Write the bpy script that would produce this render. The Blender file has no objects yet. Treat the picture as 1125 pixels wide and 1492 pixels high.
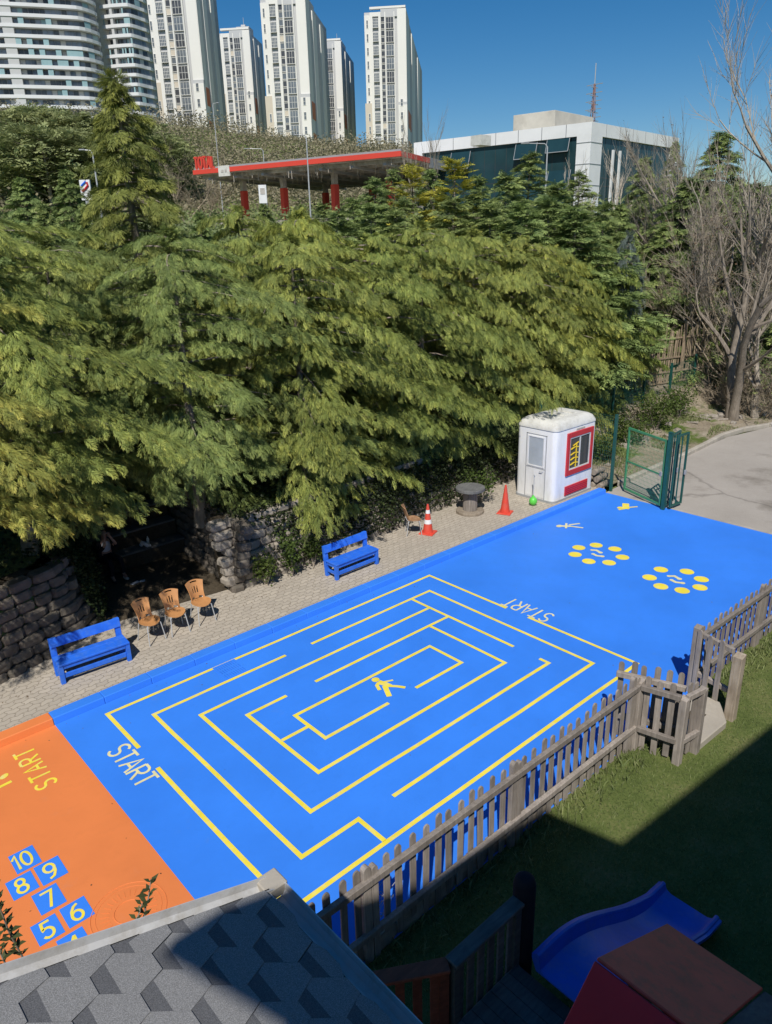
import bpy, bmesh, math, random
import numpy as np
from math import sin, cos, pi, radians, atan2, hypot, sqrt

random.seed(7)
sc = bpy.context.scene
COL = sc.collection
V3 = np.array

# ------------------------------------------------------------------ camera model (metres)
F, PITCH, YAW, ROLL = 1075.0, 0.35326, 0.84512, -0.027
CAM = V3([-3.615, -11.727, 7.827])
_cp, _sp, _cy, _sy = cos(PITCH), sin(PITCH), cos(YAW), sin(YAW)
FW = V3([_cp*_cy, _cp*_sy, -_sp]); _R0 = V3([_sy, -_cy, 0.0]); _U0 = np.cross(_R0, FW)
RT = cos(ROLL)*_R0 + sin(ROLL)*_U0; UP = -sin(ROLL)*_R0 + cos(ROLL)*_U0
def ray(px, py): return FW + RT*((px-562.5)/F) - UP*((py-746)/F)
def at(px, py, z=0.0):                       # surveyed point of the photo on the level z
    d = ray(px, py); return CAM + d*((z-CAM[2])/d[2])
def far(px, py, r):                          # surveyed point at horizontal distance r
    d = ray(px, py); return CAM + d*(r/hypot(d[0], d[1]))
def azi(px, py=300):
    d = ray(px, py); return atan2(d[1], d[0])

# ------------------------------------------------------------------ scene helpers
FRAME = {}
def T(loc, rz): return (V3(loc, float), rz)
def empty(name, loc, rz=0.0, label=None, cat=None, group=None):
    o = bpy.data.objects.new(name, None); COL.objects.link(o)
    o.location = loc; o.rotation_euler = (0, 0, rz); o.empty_display_size = .2
    FRAME[o.name] = T(loc, rz)
    tag(o, label, cat, group); return o
def tag(o, label=None, cat=None, group=None, kind=None):
    if label: o['label'] = label
    if cat: o['category'] = cat
    if group: o['group'] = group
    if kind: o['kind'] = kind
    return o
def copy_tree(o, parent=None):
    c = o.copy(); COL.objects.link(c)
    if parent: c.parent = parent
    for ch in list(o.children): copy_tree(ch, c)
    return c

def nmesh(name, verts, quads, mats=(), mi=None, tris=None, col=None, smooth=False):
    """mesh from numpy arrays: quads (n,4) or tris (n,3)"""
    me = bpy.data.meshes.new(name)
    f = quads if quads is not None else tris
    k = f.shape[1]; n = len(f)
    me.vertices.add(len(verts)); me.vertices.foreach_set('co', np.ascontiguousarray(verts, np.float32).ravel())
    me.loops.add(n*k); me.loops.foreach_set('vertex_index', np.ascontiguousarray(f, np.int32).ravel())
    me.polygons.add(n); me.polygons.foreach_set('loop_start', np.arange(0, n*k, k, dtype=np.int32))
    try: me.polygons.foreach_set('loop_total', np.full(n, k, np.int32))
    except Exception: pass
    for m in mats: me.materials.append(m)
    if mi is not None: me.polygons.foreach_set('material_index', np.ascontiguousarray(mi, np.int32))
    if col is not None:
        a = me.color_attributes.new('tint', 'FLOAT_COLOR', 'POINT')
        c4 = np.ones((len(verts), 4), np.float32); c4[:, :col.shape[1]] = col
        a.data.foreach_set('color', c4.ravel())
    if smooth: me.polygons.foreach_set('use_smooth', np.ones(n, bool))
    me.update(calc_edges=True); me.validate()
    return me
def link(name, me, parent=None):
    o = bpy.data.objects.new(name, me); COL.objects.link(o)
    if parent is not None: o.parent = parent; FRAME[o.name] = FRAME.get(parent.name, T((0, 0, 0), 0))
    else: FRAME[o.name] = T((0, 0, 0), 0)
    return o

class MB:
    """collects primitives into one mesh"""
    def __init__(s): s.v = []; s.f = []; s.m = []; s.cur = 0
    def mat(s, i): s.cur = i; return s
    def add(s, vs, fs):
        n = len(s.v); s.v += [tuple(map(float, p)) for p in vs]
        s.f += [tuple(n+i for i in f) for f in fs]; s.m += [s.cur]*len(fs)
    def hexa(s, b, t):
        s.add(list(b)+list(t), [(3, 2, 1, 0), (4, 5, 6, 7), (0, 1, 5, 4), (1, 2, 6, 5), (2, 3, 7, 6), (3, 0, 4, 7)])
    def box(s, c, d, rz=0.0):
        hx, hy, hz = d[0]/2, d[1]/2, d[2]/2; co, si = cos(rz), sin(rz)
        p = [(c[0]+x*co-y*si, c[1]+x*si+y*co) for x, y in ((-hx, -hy), (hx, -hy), (hx, hy), (-hx, hy))]
        s.hexa([(x, y, c[2]-hz) for x, y in p], [(x, y, c[2]+hz) for x, y in p])
    def b2(s, a, b):
        s.box([(a[i]+b[i])/2 for i in range(3)], [abs(b[i]-a[i]) for i in range(3)])
    def beam(s, p, q, w, h, up=(0, 0, 1)):
        p, q, up = V3(p, float), V3(q, float), V3(up, float)
        d = q-p; d /= np.linalg.norm(d)
        if abs(d@up) > .98: up = V3([1., 0, 0])
        x = np.cross(d, up); x /= np.linalg.norm(x); z = np.cross(x, d)
        o = [-x*w/2-z*h/2, x*w/2-z*h/2, x*w/2+z*h/2, -x*w/2+z*h/2]
        a = [p+k for k in o]; b = [q+k for k in o]
        s.add(a+b, [(0, 1, 2, 3), (7, 6, 5, 4), (4, 5, 1, 0), (5, 6, 2, 1), (6, 7, 3, 2), (7, 4, 0, 3)])
    def prism(s, poly, z0, z1, cap=True):
        n = len(poly)
        fs = [(i, (i+1) % n, n+(i+1) % n, n+i) for i in range(n)]
        if cap: fs += [tuple(range(n-1, -1, -1)), tuple(range(n, 2*n))]
        s.add([(p[0], p[1], z0) for p in poly]+[(p[0], p[1], z1) for p in poly], fs)
    def tube(s, pts, rad, n=8, closed=False, cap=True):
        pts = [V3(p, float) for p in pts]; m = len(pts)
        rad = rad if hasattr(rad, '__len__') else [rad]*m
        ref = None; rings = []
        for i in range(m):
            d = pts[min(i+1, m-1)]-pts[max(i-1, 0)]
            if closed: d = pts[(i+1) % m]-pts[i-1]
            d = d/(np.linalg.norm(d)+1e-9)
            if ref is None:
                ref = V3([0, 0, 1.]) if abs(d[2]) < .9 else V3([1., 0, 0])
            a = np.cross(d, ref); a /= np.linalg.norm(a)+1e-9; b = np.cross(a, d); ref = b
            rings.append([pts[i]+(a*cos(2*pi*k/n)+b*sin(2*pi*k/n))*rad[i] for k in range(n)])
        vs = [p for r in rings for p in r]; fs = []
        for i in range(m if closed else m-1):
            j = (i+1) % m
            fs += [(i*n+k, i*n+(k+1) % n, j*n+(k+1) % n, j*n+k) for k in range(n)]
        if cap and not closed:
            fs += [tuple(range(n-1, -1, -1)), tuple((m-1)*n+k for k in range(n))]
        s.add(vs, fs)
    def lathe(s, prof, c=(0, 0, 0), n=20):
        m = len(prof); vs = []; fs = []
        for r, z in prof:
            vs += [(c[0]+r*cos(2*pi*k/n), c[1]+r*sin(2*pi*k/n), c[2]+z) for k in range(n)]
        for i in range(m-1):
            fs += [(i*n+k, i*n+(k+1) % n, (i+1)*n+(k+1) % n, (i+1)*n+k) for k in range(n)]
        fs += [tuple(range(n-1, -1, -1)), tuple((m-1)*n+k for k in range(n))]
        s.add(vs, fs)
    def ball(s, c, r, n=10, m=7, sq=(1, 1, 1)):
        s_ = []
        for i in range(1, m):
            a = pi*i/m
            s_.append((sin(a), -cos(a)))
        vs = [(c[0], c[1], c[2]-r*sq[2])]; fs = []
        for rr, z in s_:
            vs += [(c[0]+r*rr*cos(2*pi*k/n)*sq[0], c[1]+r*rr*sin(2*pi*k/n)*sq[1], c[2]+r*z*sq[2]) for k in range(n)]
        vs.append((c[0], c[1], c[2]+r*sq[2])); L = len(vs)-1
        for k in range(n):
            fs.append((0, 1+(k+1) % n, 1+k)); fs.append((L, L-n+k, L-n+(k+1) % n))
        for i in range(m-2):
            fs += [(1+i*n+k, 1+i*n+(k+1) % n, 1+(i+1)*n+(k+1) % n, 1+(i+1)*n+k) for k in range(n)]
        s.add(vs, fs)
    def build(s, name, mats, parent=None, world=False, bevel=0.0, smooth=False, seg=1, fix=True):
        mats = mats if isinstance(mats, (list, tuple)) else [mats]
        vs = np.array(s.v, float)
        if world and parent is not None:
            loc, rz = FRAME[parent.name]; vs = vs-loc; c, n = cos(-rz), sin(-rz)
            vs = np.stack([vs[:, 0]*c-vs[:, 1]*n, vs[:, 0]*n+vs[:, 1]*c, vs[:, 2]], 1)
        me = bpy.data.meshes.new(name); me.from_pydata([tuple(v) for v in vs], [], s.f)
        for m in mats: me.materials.append(m)
        me.polygons.foreach_set('material_index', s.m)
        if smooth: me.polygons.foreach_set('use_smooth', [True]*len(s.f))
        me.update()
        if fix:
            bm = bmesh.new(); bm.from_mesh(me); bmesh.ops.recalc_face_normals(bm, faces=bm.faces)
            if bevel:
                bmesh.ops.bevel(bm, geom=list(bm.edges), offset=bevel, segments=seg, affect='EDGES', clamp_overlap=True)
            bm.to_mesh(me); bm.free()
        if smooth and hasattr(me, 'set_sharp_from_angle'): me.set_sharp_from_angle(angle=radians(40))
        return link(name, me, parent)

# ------------------------------------------------------------------ materials
class NT:
    def __init__(s, name):
        s.m = bpy.data.materials.new(name); s.m.use_nodes = True; s.t = s.m.node_tree
        s.bsdf = s.t.nodes['Principled BSDF']; s.out = s.t.nodes['Material Output']
    def n(s, typ, **kw):
        nd = s.t.nodes.new(typ)
        for k, v in kw.items():
            if k in nd.inputs: nd.inputs[k].default_value = v
            else: setattr(nd, k, v)
        return nd
    def l(s, a, b): s.t.links.new(a, b)
    def coord(s, scale=(1, 1, 1), kind='Object', rot=(0, 0, 0)):
        tc = s.n('ShaderNodeTexCoord'); mp = s.n('ShaderNodeMapping')
        mp.inputs['Scale'].default_value = scale; mp.inputs['Rotation'].default_value = rot
        s.l(tc.outputs[kind], mp.inputs['Vector']); return mp.outputs['Vector']
    def noise(s, vec, scale, detail=4, rough=.6):
        nd = s.n('ShaderNodeTexNoise'); nd.inputs['Scale'].default_value = scale
        nd.inputs['Detail'].default_value = detail; nd.inputs['Roughness'].default_value = rough
        if vec is not None: s.l(vec, nd.inputs['Vector'])
        return nd.outputs['Fac']
    def ramp(s, fac, stops):
        nd = s.n('ShaderNodeValToRGB'); e = nd.color_ramp.elements
        while len(e) < len(stops): e.new(.5)
        for i, (p, c) in enumerate(stops):
            e[i].position = p; e[i].color = (c, c, c, 1) if not hasattr(c, '__len__') else (*c, 1)
        s.l(fac, nd.inputs['Fac']); return nd.outputs['Color']
    def mix(s, fac, a, b, mode='MIX'):
        nd = s.n('ShaderNodeMix'); nd.data_type = 'RGBA'; nd.blend_type = mode
        for sock, v in ((nd.inputs['Factor'], fac), (nd.inputs['A'] if False else nd.inputs[6], a), (nd.inputs[7], b)):
            if hasattr(v, 'links'): s.l(v, sock)
            elif hasattr(v, '__len__'): sock.default_value = (*v, 1)[:4]
            else: sock.default_value = v
        return nd.outputs[2]
    def bump(s, h, strength=.3, dist=.02):
        nd = s.n('ShaderNodeBump'); nd.inputs['Strength'].default_value = strength; nd.inputs['Distance'].default_value = dist
        s.l(h, nd.inputs['Height']); s.l(nd.outputs['Normal'], s.bsdf.inputs['Normal'])
    def base(s, c):
        if hasattr(c, 'links'): s.l(c, s.bsdf.inputs['Base Color'])
        else: s.bsdf.inputs['Base Color'].default_value = (*c, 1)
    def set(s, **kw):
        for k, v in kw.items(): s.bsdf.inputs[k].default_value = v

def mul(c, k): return tuple(min(1, x*k) for x in c)
def paint(name, c, var=.18, scale=3.0, rough=.55, spec=.4, bump=0.0, dirt=None, dscale=1.2, damt=.5, stretch=(1, 1, 1)):
    t = NT(name); v = t.coord(stretch)
    f = t.noise(v, scale, 5, .65)
    col = t.ramp(f, [(.3, mul(c, 1-var)), (.7, mul(c, 1+var))])
    if dirt:
        f2 = t.noise(v, dscale, 6, .7)
        col = t.mix(t.ramp(f2, [(.48, 0.0), (.72, damt)]), col, dirt)
    t.base(col); t.set(Roughness=rough); t.bsdf.inputs['Specular IOR Level'].default_value = spec
    if bump: t.bump(t.noise(v, scale*9, 4), bump, .01)
    return t.m
def wood(name, c, c2, rough=.8, sx=(14, 14, 1.2)):
    t = NT(name); v = t.coord(sx)
    oi = t.n('ShaderNodeObjectInfo')
    f = t.noise(v, 1.6, 6, .7)
    g = t.noise(t.coord((1.3, 1.3, 1.3)), 2.0, 3)
    col = t.ramp(f, [(.25, c2), (.6, c), (.8, mul(c, 1.25))])
    col = t.mix(t.ramp(g, [(.45, 0.0), (.7, .55)]), col, mul(c2, .8))
    hs = t.n('ShaderNodeHueSaturation'); t.l(col, hs.inputs['Color'])
    mr = t.n('ShaderNodeMapRange'); mr.inputs['To Min'].default_value = .75; mr.inputs['To Max'].default_value = 1.25
    t.l(oi.outputs['Random'], mr.inputs['Value']); t.l(mr.outputs['Result'], hs.inputs['Value'])
    t.base(hs.outputs['Color']); t.set(Roughness=rough); t.bsdf.inputs['Specular IOR Level'].default_value = .25
    t.bump(f, .35, .006); return t.m
def leafmat(name, dark, mid, tip, trans=.35, rough=.6, huevar=.010):
    """tint attribute: R plume/clump, G tip-ness, B per-spray random"""
    t = NT(name)
    a = t.n('ShaderNodeAttribute'); a.attribute_name = 'tint'
    sp = t.n('ShaderNodeSeparateColor'); t.l(a.outputs['Color'], sp.inputs['Color'])
    oi = t.n('ShaderNodeObjectInfo')
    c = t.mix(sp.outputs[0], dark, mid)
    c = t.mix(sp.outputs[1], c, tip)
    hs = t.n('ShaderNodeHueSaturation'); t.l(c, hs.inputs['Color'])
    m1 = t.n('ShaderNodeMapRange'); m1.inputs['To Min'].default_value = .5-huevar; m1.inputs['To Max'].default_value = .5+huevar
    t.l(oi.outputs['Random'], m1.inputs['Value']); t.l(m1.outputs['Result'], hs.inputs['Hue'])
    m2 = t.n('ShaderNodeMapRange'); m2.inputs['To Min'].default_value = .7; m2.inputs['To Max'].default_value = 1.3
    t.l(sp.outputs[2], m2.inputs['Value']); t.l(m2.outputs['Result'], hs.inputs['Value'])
    t.base(hs.outputs['Color']); t.set(Roughness=rough); t.bsdf.inputs['Specular IOR Level'].default_value = .25
    tr = t.n('ShaderNodeBsdfTranslucent'); t.l(hs.outputs['Color'], tr.inputs['Color'])
    ms = t.n('ShaderNodeMixShader'); ms.inputs['Fac'].default_value = trans
    t.l(t.bsdf.outputs[0], ms.inputs[1]); t.l(tr.outputs[0], ms.inputs[2]); t.l(ms.outputs[0], t.out.inputs['Surface'])
    return t.m

BLUE, ORANGE, YELLOW = (.040, .225, .84), (.77, .225, .068), (.84, .68, .060)
M = {}
def court_paint(name, c, spots):
    t = NT(name); v = t.coord()
    big = t.noise(v, .55, 5, .6); fine = t.noise(v, 38, 3, .7); mid = t.noise(v, 4.5, 5, .65)
    col = t.ramp(big, [(.3, mul(c, .90)), (.7, mul(c, 1.07))])
    col = t.mix(t.ramp(mid, [(.55, 0.0), (.8, .32)]), col, mul(c, .78))
    col = t.mix(t.ramp(t.noise(v, 1.7, 8, .75), [(.60, 0.0), (.74, .34)]), col, spots)
    t.base(col); t.set(Roughness=.55); t.bsdf.inputs['Specular IOR Level'].default_value = .3
    t.bump(fine, .25, .004); return t.m
M['blue'] = court_paint('blue_court_paint', BLUE, (.10, .24, .62))
M['orange'] = court_paint('orange_court_paint', ORANGE, (.62, .25, .14))
M['yellow'] = paint('yellow_line_paint', YELLOW, .10, 2.2, .6, .3, .1, (.75, .68, .36), 6, .75)
M['pale'] = paint('pale_yellow_paint', (.74, .68, .36), .12, 6, .6, .3)
M['bench'] = paint('bench_blue', (.022, .150, .74), .16, 5, .5, .45, .25, (.10, .24, .60), 7, .55)
M['white'] = paint('white_gloss', (.80, .80, .80), .05, 2, .4, .5, .06, (.50, .48, .43), 2.2, .5, (1.6, 1.6, .35))
M['offwhite'] = paint('dirty_white', (.66, .65, .60), .10, 2, .6, .3, 0, (.35, .33, .28), 3, .6)
M['red'] = paint('red_gloss', (.52, .025, .035), .08, 3, .4, .5)
M['conered'] = paint('cone_red', (.68, .07, .04), .12, 4, .5, .4, 0, (.45, .16, .12), 7, .6)
M['grey'] = paint('grey_metal', (.33, .34, .35), .08, 3, .45, .5)
M['dark'] = paint('dark_rubber', (.02, .02, .022), .2, 4, .7, .3)
M['steel'] = paint('steel_tube', (.42, .43, .44), .08, 6, .35, .6)
M['green'] = paint('green_metal', (.06, .26, .12), .15, 4, .45, .5)
M['dgreen'] = paint('dark_green_metal', (.012, .085, .07), .15, 4, .45, .5)
M['lime'] = paint('lime_plastic', (.12, .62, .08), .08, 4, .4, .5)
M['concrete'] = paint('concrete', (.42, .38, .32), .15, 2.5, .9, .2, .35, (.25, .22, .18), 1.3, .6)
M['stone'] = paint('shaded_wall_stone', (.135, .115, .095), .30, 5, .95, .2, .5, (.14, .13, .10), 2.2, .7)  # stone colour lowered to paint in the shade under the trees
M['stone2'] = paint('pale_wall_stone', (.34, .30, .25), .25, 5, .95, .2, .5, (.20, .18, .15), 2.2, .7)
M['chair'] = paint('orange_moulded_ply', (.52, .25, .095), .12, 5, .45, .4, 0, (.38, .17, .06), 8, .5)
M['chairold'] = paint('worn_brown_ply', (.34, .19, .10), .3, 9, .6, .3, 0, (.50, .34, .22), 11, .8)
M['fencewood'] = wood('weathered_fence_wood', (.325, .285, .25), (.18, .155, .135))
M['fencewood2'] = wood('sunbleached_wood', (.40, .34, .27), (.22, .17, .12))
M['paling'] = wood('pale_paling_wood', (.42, .33, .23), (.20, .15, .10))
M['redwood'] = wood('red_stained_wood', (.30, .085, .05), (.16, .045, .03), sx=(2, 14, 14))
M['greywood'] = wood('grey_deck_wood', (.17, .17, .165), (.09, .09, .09), sx=(2, 14, 14))
M['bark'] = wood('rough_bark', (.36, .305, .245), (.17, .14, .11), .95, (9, 9, 1.0))
M['palebark'] = wood('pale_bark', (.42, .37, .31), (.20, .165, .13), .95, (9, 9, 1.0))
M['twig'] = wood('grey_twig', (.47, .41, .33), (.28, .235, .185), .9, (3, 3, 3))
M['browntwig'] = wood('brown_twig', (.40, .33, .24), (.23, .185, .13), .9, (3, 3, 3))
M['slide'] = paint('slide_blue_plastic', (.02, .12, .66), .12, 3, .4, .5, .05, (.16, .20, .50), 5, .5)
M['orangeroof'] = paint('orange_plastic_roof', (.84, .10, .06), .12, 3, .5, .4, 0, (.25, .08, .05), 5, .6)
M['redplastic'] = paint('red_plastic', (.52, .02, .03), .1, 3, .45, .4)
M['skin'] = paint('skin', (.42, .25, .18), .06, 8, .55, .4)
M['shirt'] = paint('white_shirt', (.62, .63, .66), .06, 9, .8, .2)
M['jacket'] = paint('dark_cloth', (.018, .018, .024), .2, 9, .85, .2)
M['hair'] = paint('dark_hair', (.012, .009, .008), .2, 20, .6, .3)
M['sandal'] = paint('pale_shoe', (.5, .5, .5), .06, 9, .6, .3)
M['bottle'] = paint('white_plastic_bottle', (.62, .68, .68), .05, 9, .35, .5)
M['yellowpl'] = paint('yellow_plastic', (.72, .50, .03), .08, 5, .4, .5)
M['greybox'] = paint('bare_plaster', (.50, .47, .40), .15, .5, .9, .2, 0, (.30, .27, .22), .35, .6)
M['towerwhite'] = paint('tower_white_panel', (.78, .76, .71), .03, .05, .75, .3)
M['towergrey'] = paint('hazed_tower_grey_panel', (.52, .52, .52), .05, .08, .75, .3)  # grey lightened to paint distance haze onto the towers
M['towerbeige'] = paint('tower_beige_panel', (.62, .55, .45), .04, .06, .75, .3)
M['towerorange'] = paint('tower_orange_panel', (.62, .20, .10), .06, .1, .7, .3)
M['aptgrey'] = paint('apartment_grey_wall', (.33, .335, .355), .1, .07, .8, .3)
M['aptband'] = paint('balcony_white', (.70, .70, .71), .04, .1, .6, .4)
M['canred'] = paint('canopy_red', (.68, .07, .045), .06, .2, .5, .4)
M['cangrey'] = paint('canopy_soffit', (.46, .43, .39), .25, .7, .8, .3, 0, (.12, .11, .10), .9, .8)
M['panel'] = paint('white_cladding', (.78, .78, .77), .04, .3, .5, .4, 0, (.55, .55, .53), .4, .35)
def glass(name, c, rough=.08, spec=.5, var=.25, scale=.3):
    t = NT(name); v = t.coord()
    t.base(t.ramp(t.noise(v, scale, 3), [(.3, mul(c, 1-var)), (.7, mul(c, 1+var))]))
    t.set(Roughness=rough); t.bsdf.inputs['Specular IOR Level'].default_value = spec; return t.m
M['teal'] = glass('teal_curtain_glass', (.018, .050, .060), .12, .35)
M['wglass'] = glass('window_glass', (.17, .19, .21), .1, .5, .6, .12)  # glass colour raised in place of haze over the far windows
M['dglass'] = glass('hazed_dark_window_glass', (.085, .088, .095), .15, .4, .5, .15)  # darker panes, also paled to stand in for haze
M['bglass'] = glass('apartment_window_glass', (.20, .225, .27), .12, .5, .6, .15)
M['kglass'] = glass('kiosk_glass', (.42, .46, .50), .12, .5, .12, 2)
M['kdark'] = glass('kiosk_dark_glass', (.06, .06, .06), .1, .5, .12, 2)
M['aquaglass'] = glass('aqua_balcony_glass', (.30, .44, .46), .15, .5, .1, .3)

def paver_mat():
    t = NT('zigzag_pavers'); tc = t.n('ShaderNodeTexCoord')
    sx = t.n('ShaderNodeSeparateXYZ'); t.l(tc.outputs['Object'], sx.inputs[0])
    def math_(op, a, b=None):
        nd = t.n('ShaderNodeMath'); nd.operation = op
        for i, q in enumerate((a, b)):
            if q is None: continue
            if hasattr(q, 'links'): t.l(q, nd.inputs[i])
            else: nd.inputs[i].default_value = q
        return nd.outputs[0]
    # zigzag joint lines: shift x by a triangle wave of y and y by one of x
    tri = math_('PINGPONG', math_('MULTIPLY', sx.outputs['Y'], 1.0), .055)
    tri2 = math_('PINGPONG', math_('MULTIPLY', sx.outputs['X'], 1.0), .11)
    cx = t.n('ShaderNodeCombineXYZ')
    t.l(math_('ADD', sx.outputs['X'], math_('MULTIPLY', tri, .7)), cx.inputs[0])
    t.l(math_('ADD', sx.outputs['Y'], math_('MULTIPLY', tri2, .35)), cx.inputs[1])
    br = t.n('ShaderNodeTexBrick'); t.l(cx.outputs[0], br.inputs['Vector'])
    br.inputs['Color1'].default_value = (.50, .44, .36, 1); br.inputs['Color2'].default_value = (.41, .36, .295, 1)
    br.inputs['Mortar'].default_value = (.20, .165, .125, 1)
    br.inputs['Scale'].default_value = 1; br.inputs['Mortar Size'].default_value = .0075
    br.inputs['Brick Width'].default_value = .22; br.inputs['Row Height'].default_value = .13; br.inputs['Mortar Smooth'].default_value = .4
    v = t.coord()
    col = t.mix(t.ramp(t.noise(v, 1.1, 6, .7), [(.4, 0.0), (.7, .5)]), br.outputs['Color'], (.34, .30, .25))
    col = t.mix(t.ramp(t.noise(v, 26, 3), [(.35, .25), (.65, 0.0)]), col, (.48, .43, .36))
    t.base(col); t.set(Roughness=.95); t.bsdf.inputs['Specular IOR Level'].default_value = .2
    h = t.mix(.35, br.outputs['Fac'], t.noise(v, 60, 3)); inv = math_('SUBTRACT', 1.0, br.outputs['Fac'])
    t.bump(inv, .6, .008); return t.m
M['paver'] = paver_mat()
def ground_mat(name, stops, scale, fine, bump=.5, dist=.03, extra=None):
    t = NT(name); v = t.coord()
    a = t.noise(v, scale, 8, .7); b = t.noise(v, fine, 5, .7)
    mixf = t.mix(.45, a, b)
    col = t.ramp(mixf, stops)
    if extra: col = t.mix(t.ramp(t.noise(v, extra[1], 6, .65), [(extra[2], 0.0), (extra[3], 1.0)]), col, extra[0])
    t.base(col); t.set(Roughness=.95); t.bsdf.inputs['Specular IOR Level'].default_value = .15
    t.bump(b, bump, dist); return t.m
M['lawn'] = ground_mat('lawn_ground', [(.35, (.055, .080, .020)), (.5, (.11, .14, .04)), (.65, (.20, .185, .08))], 1.3, 22)
M['verge'] = ground_mat('stony_soil', [(.33, (.14, .11, .075)), (.5, (.30, .25, .18)), (.66, (.44, .39, .31))], .8, 14, .8, .05, ((.10, .14, .03), .5, .52, .6))
M['road'] = ground_mat('worn_asphalt', [(.3, (.29, .26, .225)), (.5, (.37, .335, .295)), (.7, (.44, .40, .355))], .35, 45, .35, .008, ((.22, .195, .165), .28, .54, .66))
def crack(mat, sc_, wd, amt):
    t = mat.node_tree; b = t.nodes['Principled BSDF']; lk = b.inputs['Base Color'].links[0]; src = lk.from_socket
    tc = t.nodes.new('ShaderNodeTexCoord'); nz = t.nodes.new('ShaderNodeTexNoise'); nz.inputs['Scale'].default_value = 1.3; nz.inputs['Detail'].default_value = 4
    t.links.new(tc.outputs['Object'], nz.inputs['Vector']); mx = t.nodes.new('ShaderNodeMix'); mx.data_type = 'VECTOR'; mx.inputs[0].default_value = .35
    t.links.new(tc.outputs['Object'], mx.inputs[4]); t.links.new(nz.outputs['Color'], mx.inputs[5])
    vo = t.nodes.new('ShaderNodeTexVoronoi'); vo.feature = 'DISTANCE_TO_EDGE'; vo.inputs['Scale'].default_value = sc_; t.links.new(mx.outputs[1], vo.inputs['Vector'])
    mr = t.nodes.new('ShaderNodeMapRange'); mr.inputs['From Min'].default_value = 0; mr.inputs['From Max'].default_value = wd; mr.inputs['To Min'].default_value = amt; mr.inputs['To Max'].default_value = 0
    t.links.new(vo.outputs['Distance'], mr.inputs['Value']); m2 = t.nodes.new('ShaderNodeMix'); m2.data_type = 'RGBA'
    t.links.new(mr.outputs['Result'], m2.inputs[0]); t.links.new(src, m2.inputs[6]); m2.inputs[7].default_value = (.10, .09, .08, 1); t.links.new(m2.outputs[2], b.inputs['Base Color'])
crack(M['road'], .13, .006, .45)
M['hill'] = ground_mat('hill_grass', [(.36, (.07, .095, .03)), (.48, (.13, .17, .05)), (.58, (.20, .21, .09)), (.7, (.28, .24, .15))], .045, .9, .6, .2)
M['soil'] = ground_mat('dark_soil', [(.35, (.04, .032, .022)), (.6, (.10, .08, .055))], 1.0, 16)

# ------------------------------------------------------------------ world, sun, camera
SUN_EL, SUN_AZ = radians(50.0), radians(221.0)          # direction TO the sun, azimuth from +x
w = bpy.data.worlds.new('World'); sc.world = w; w.use_nodes = True
sky = w.node_tree.nodes.new('ShaderNodeTexSky'); sky.sky_type = 'NISHITA'; sky.sun_disc = False
sky.sun_elevation = SUN_EL; sky.sun_rotation = (pi/2-SUN_AZ) % (2*pi)
sky.air_density = 1.0; sky.dust_density = .15; sky.ozone_density = 4.5; sky.altitude = 200
bg = w.node_tree.nodes['Background']; bg.inputs['Strength'].default_value = .078
hs_ = w.node_tree.nodes.new('ShaderNodeHueSaturation'); hs_.inputs['Saturation'].default_value = 1.36; hs_.inputs['Value'].default_value = 1.0
w.node_tree.links.new(sky.outputs[0], hs_.inputs['Color']); w.node_tree.links.new(hs_.outputs[0], bg.inputs['Color'])
sl = bpy.data.lights.new('sun', 'SUN'); sl.energy = 4.5; sl.angle = radians(.53); sl.color = (1, .955, .88)
so = bpy.data.objects.new('sun', sl); COL.objects.link(so)
sd = V3([cos(SUN_AZ)*cos(SUN_EL), sin(SUN_AZ)*cos(SUN_EL), sin(SUN_EL)])
from mathutils import Vector, Matrix
so.rotation_euler = Vector(sd).to_track_quat('Z', 'Y').to_euler(); so.location = (0, -30, 40)
cam = bpy.data.cameras.new('camera'); co = bpy.data.objects.new('camera', cam); COL.objects.link(co)
cam.sensor_fit = 'HORIZONTAL'; cam.sensor_width = 36; cam.lens = F/1125*36; cam.clip_end = 5000; cam.clip_start = .1
mw = Matrix.Identity(4)
for i in range(3):
    mw[i][0], mw[i][1], mw[i][2], mw[i][3] = RT[i], UP[i], -FW[i], CAM[i]
co.matrix_world = mw; sc.camera = co
sc.view_settings.view_transform = 'Standard'; sc.view_settings.look = 'None'; sc.view_settings.gamma = 1
sc.view_settings.exposure = 0.0
sc.cycles.max_bounces = 6; sc.cycles.diffuse_bounces = 3; sc.cycles.glossy_bounces = 3; sc.cycles.transparent_max_bounces = 6
sc.cycles.transmission_bounces = 3; sc.cycles.use_denoising = True; sc.cycles.sample_clamp_indirect = 6

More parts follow.
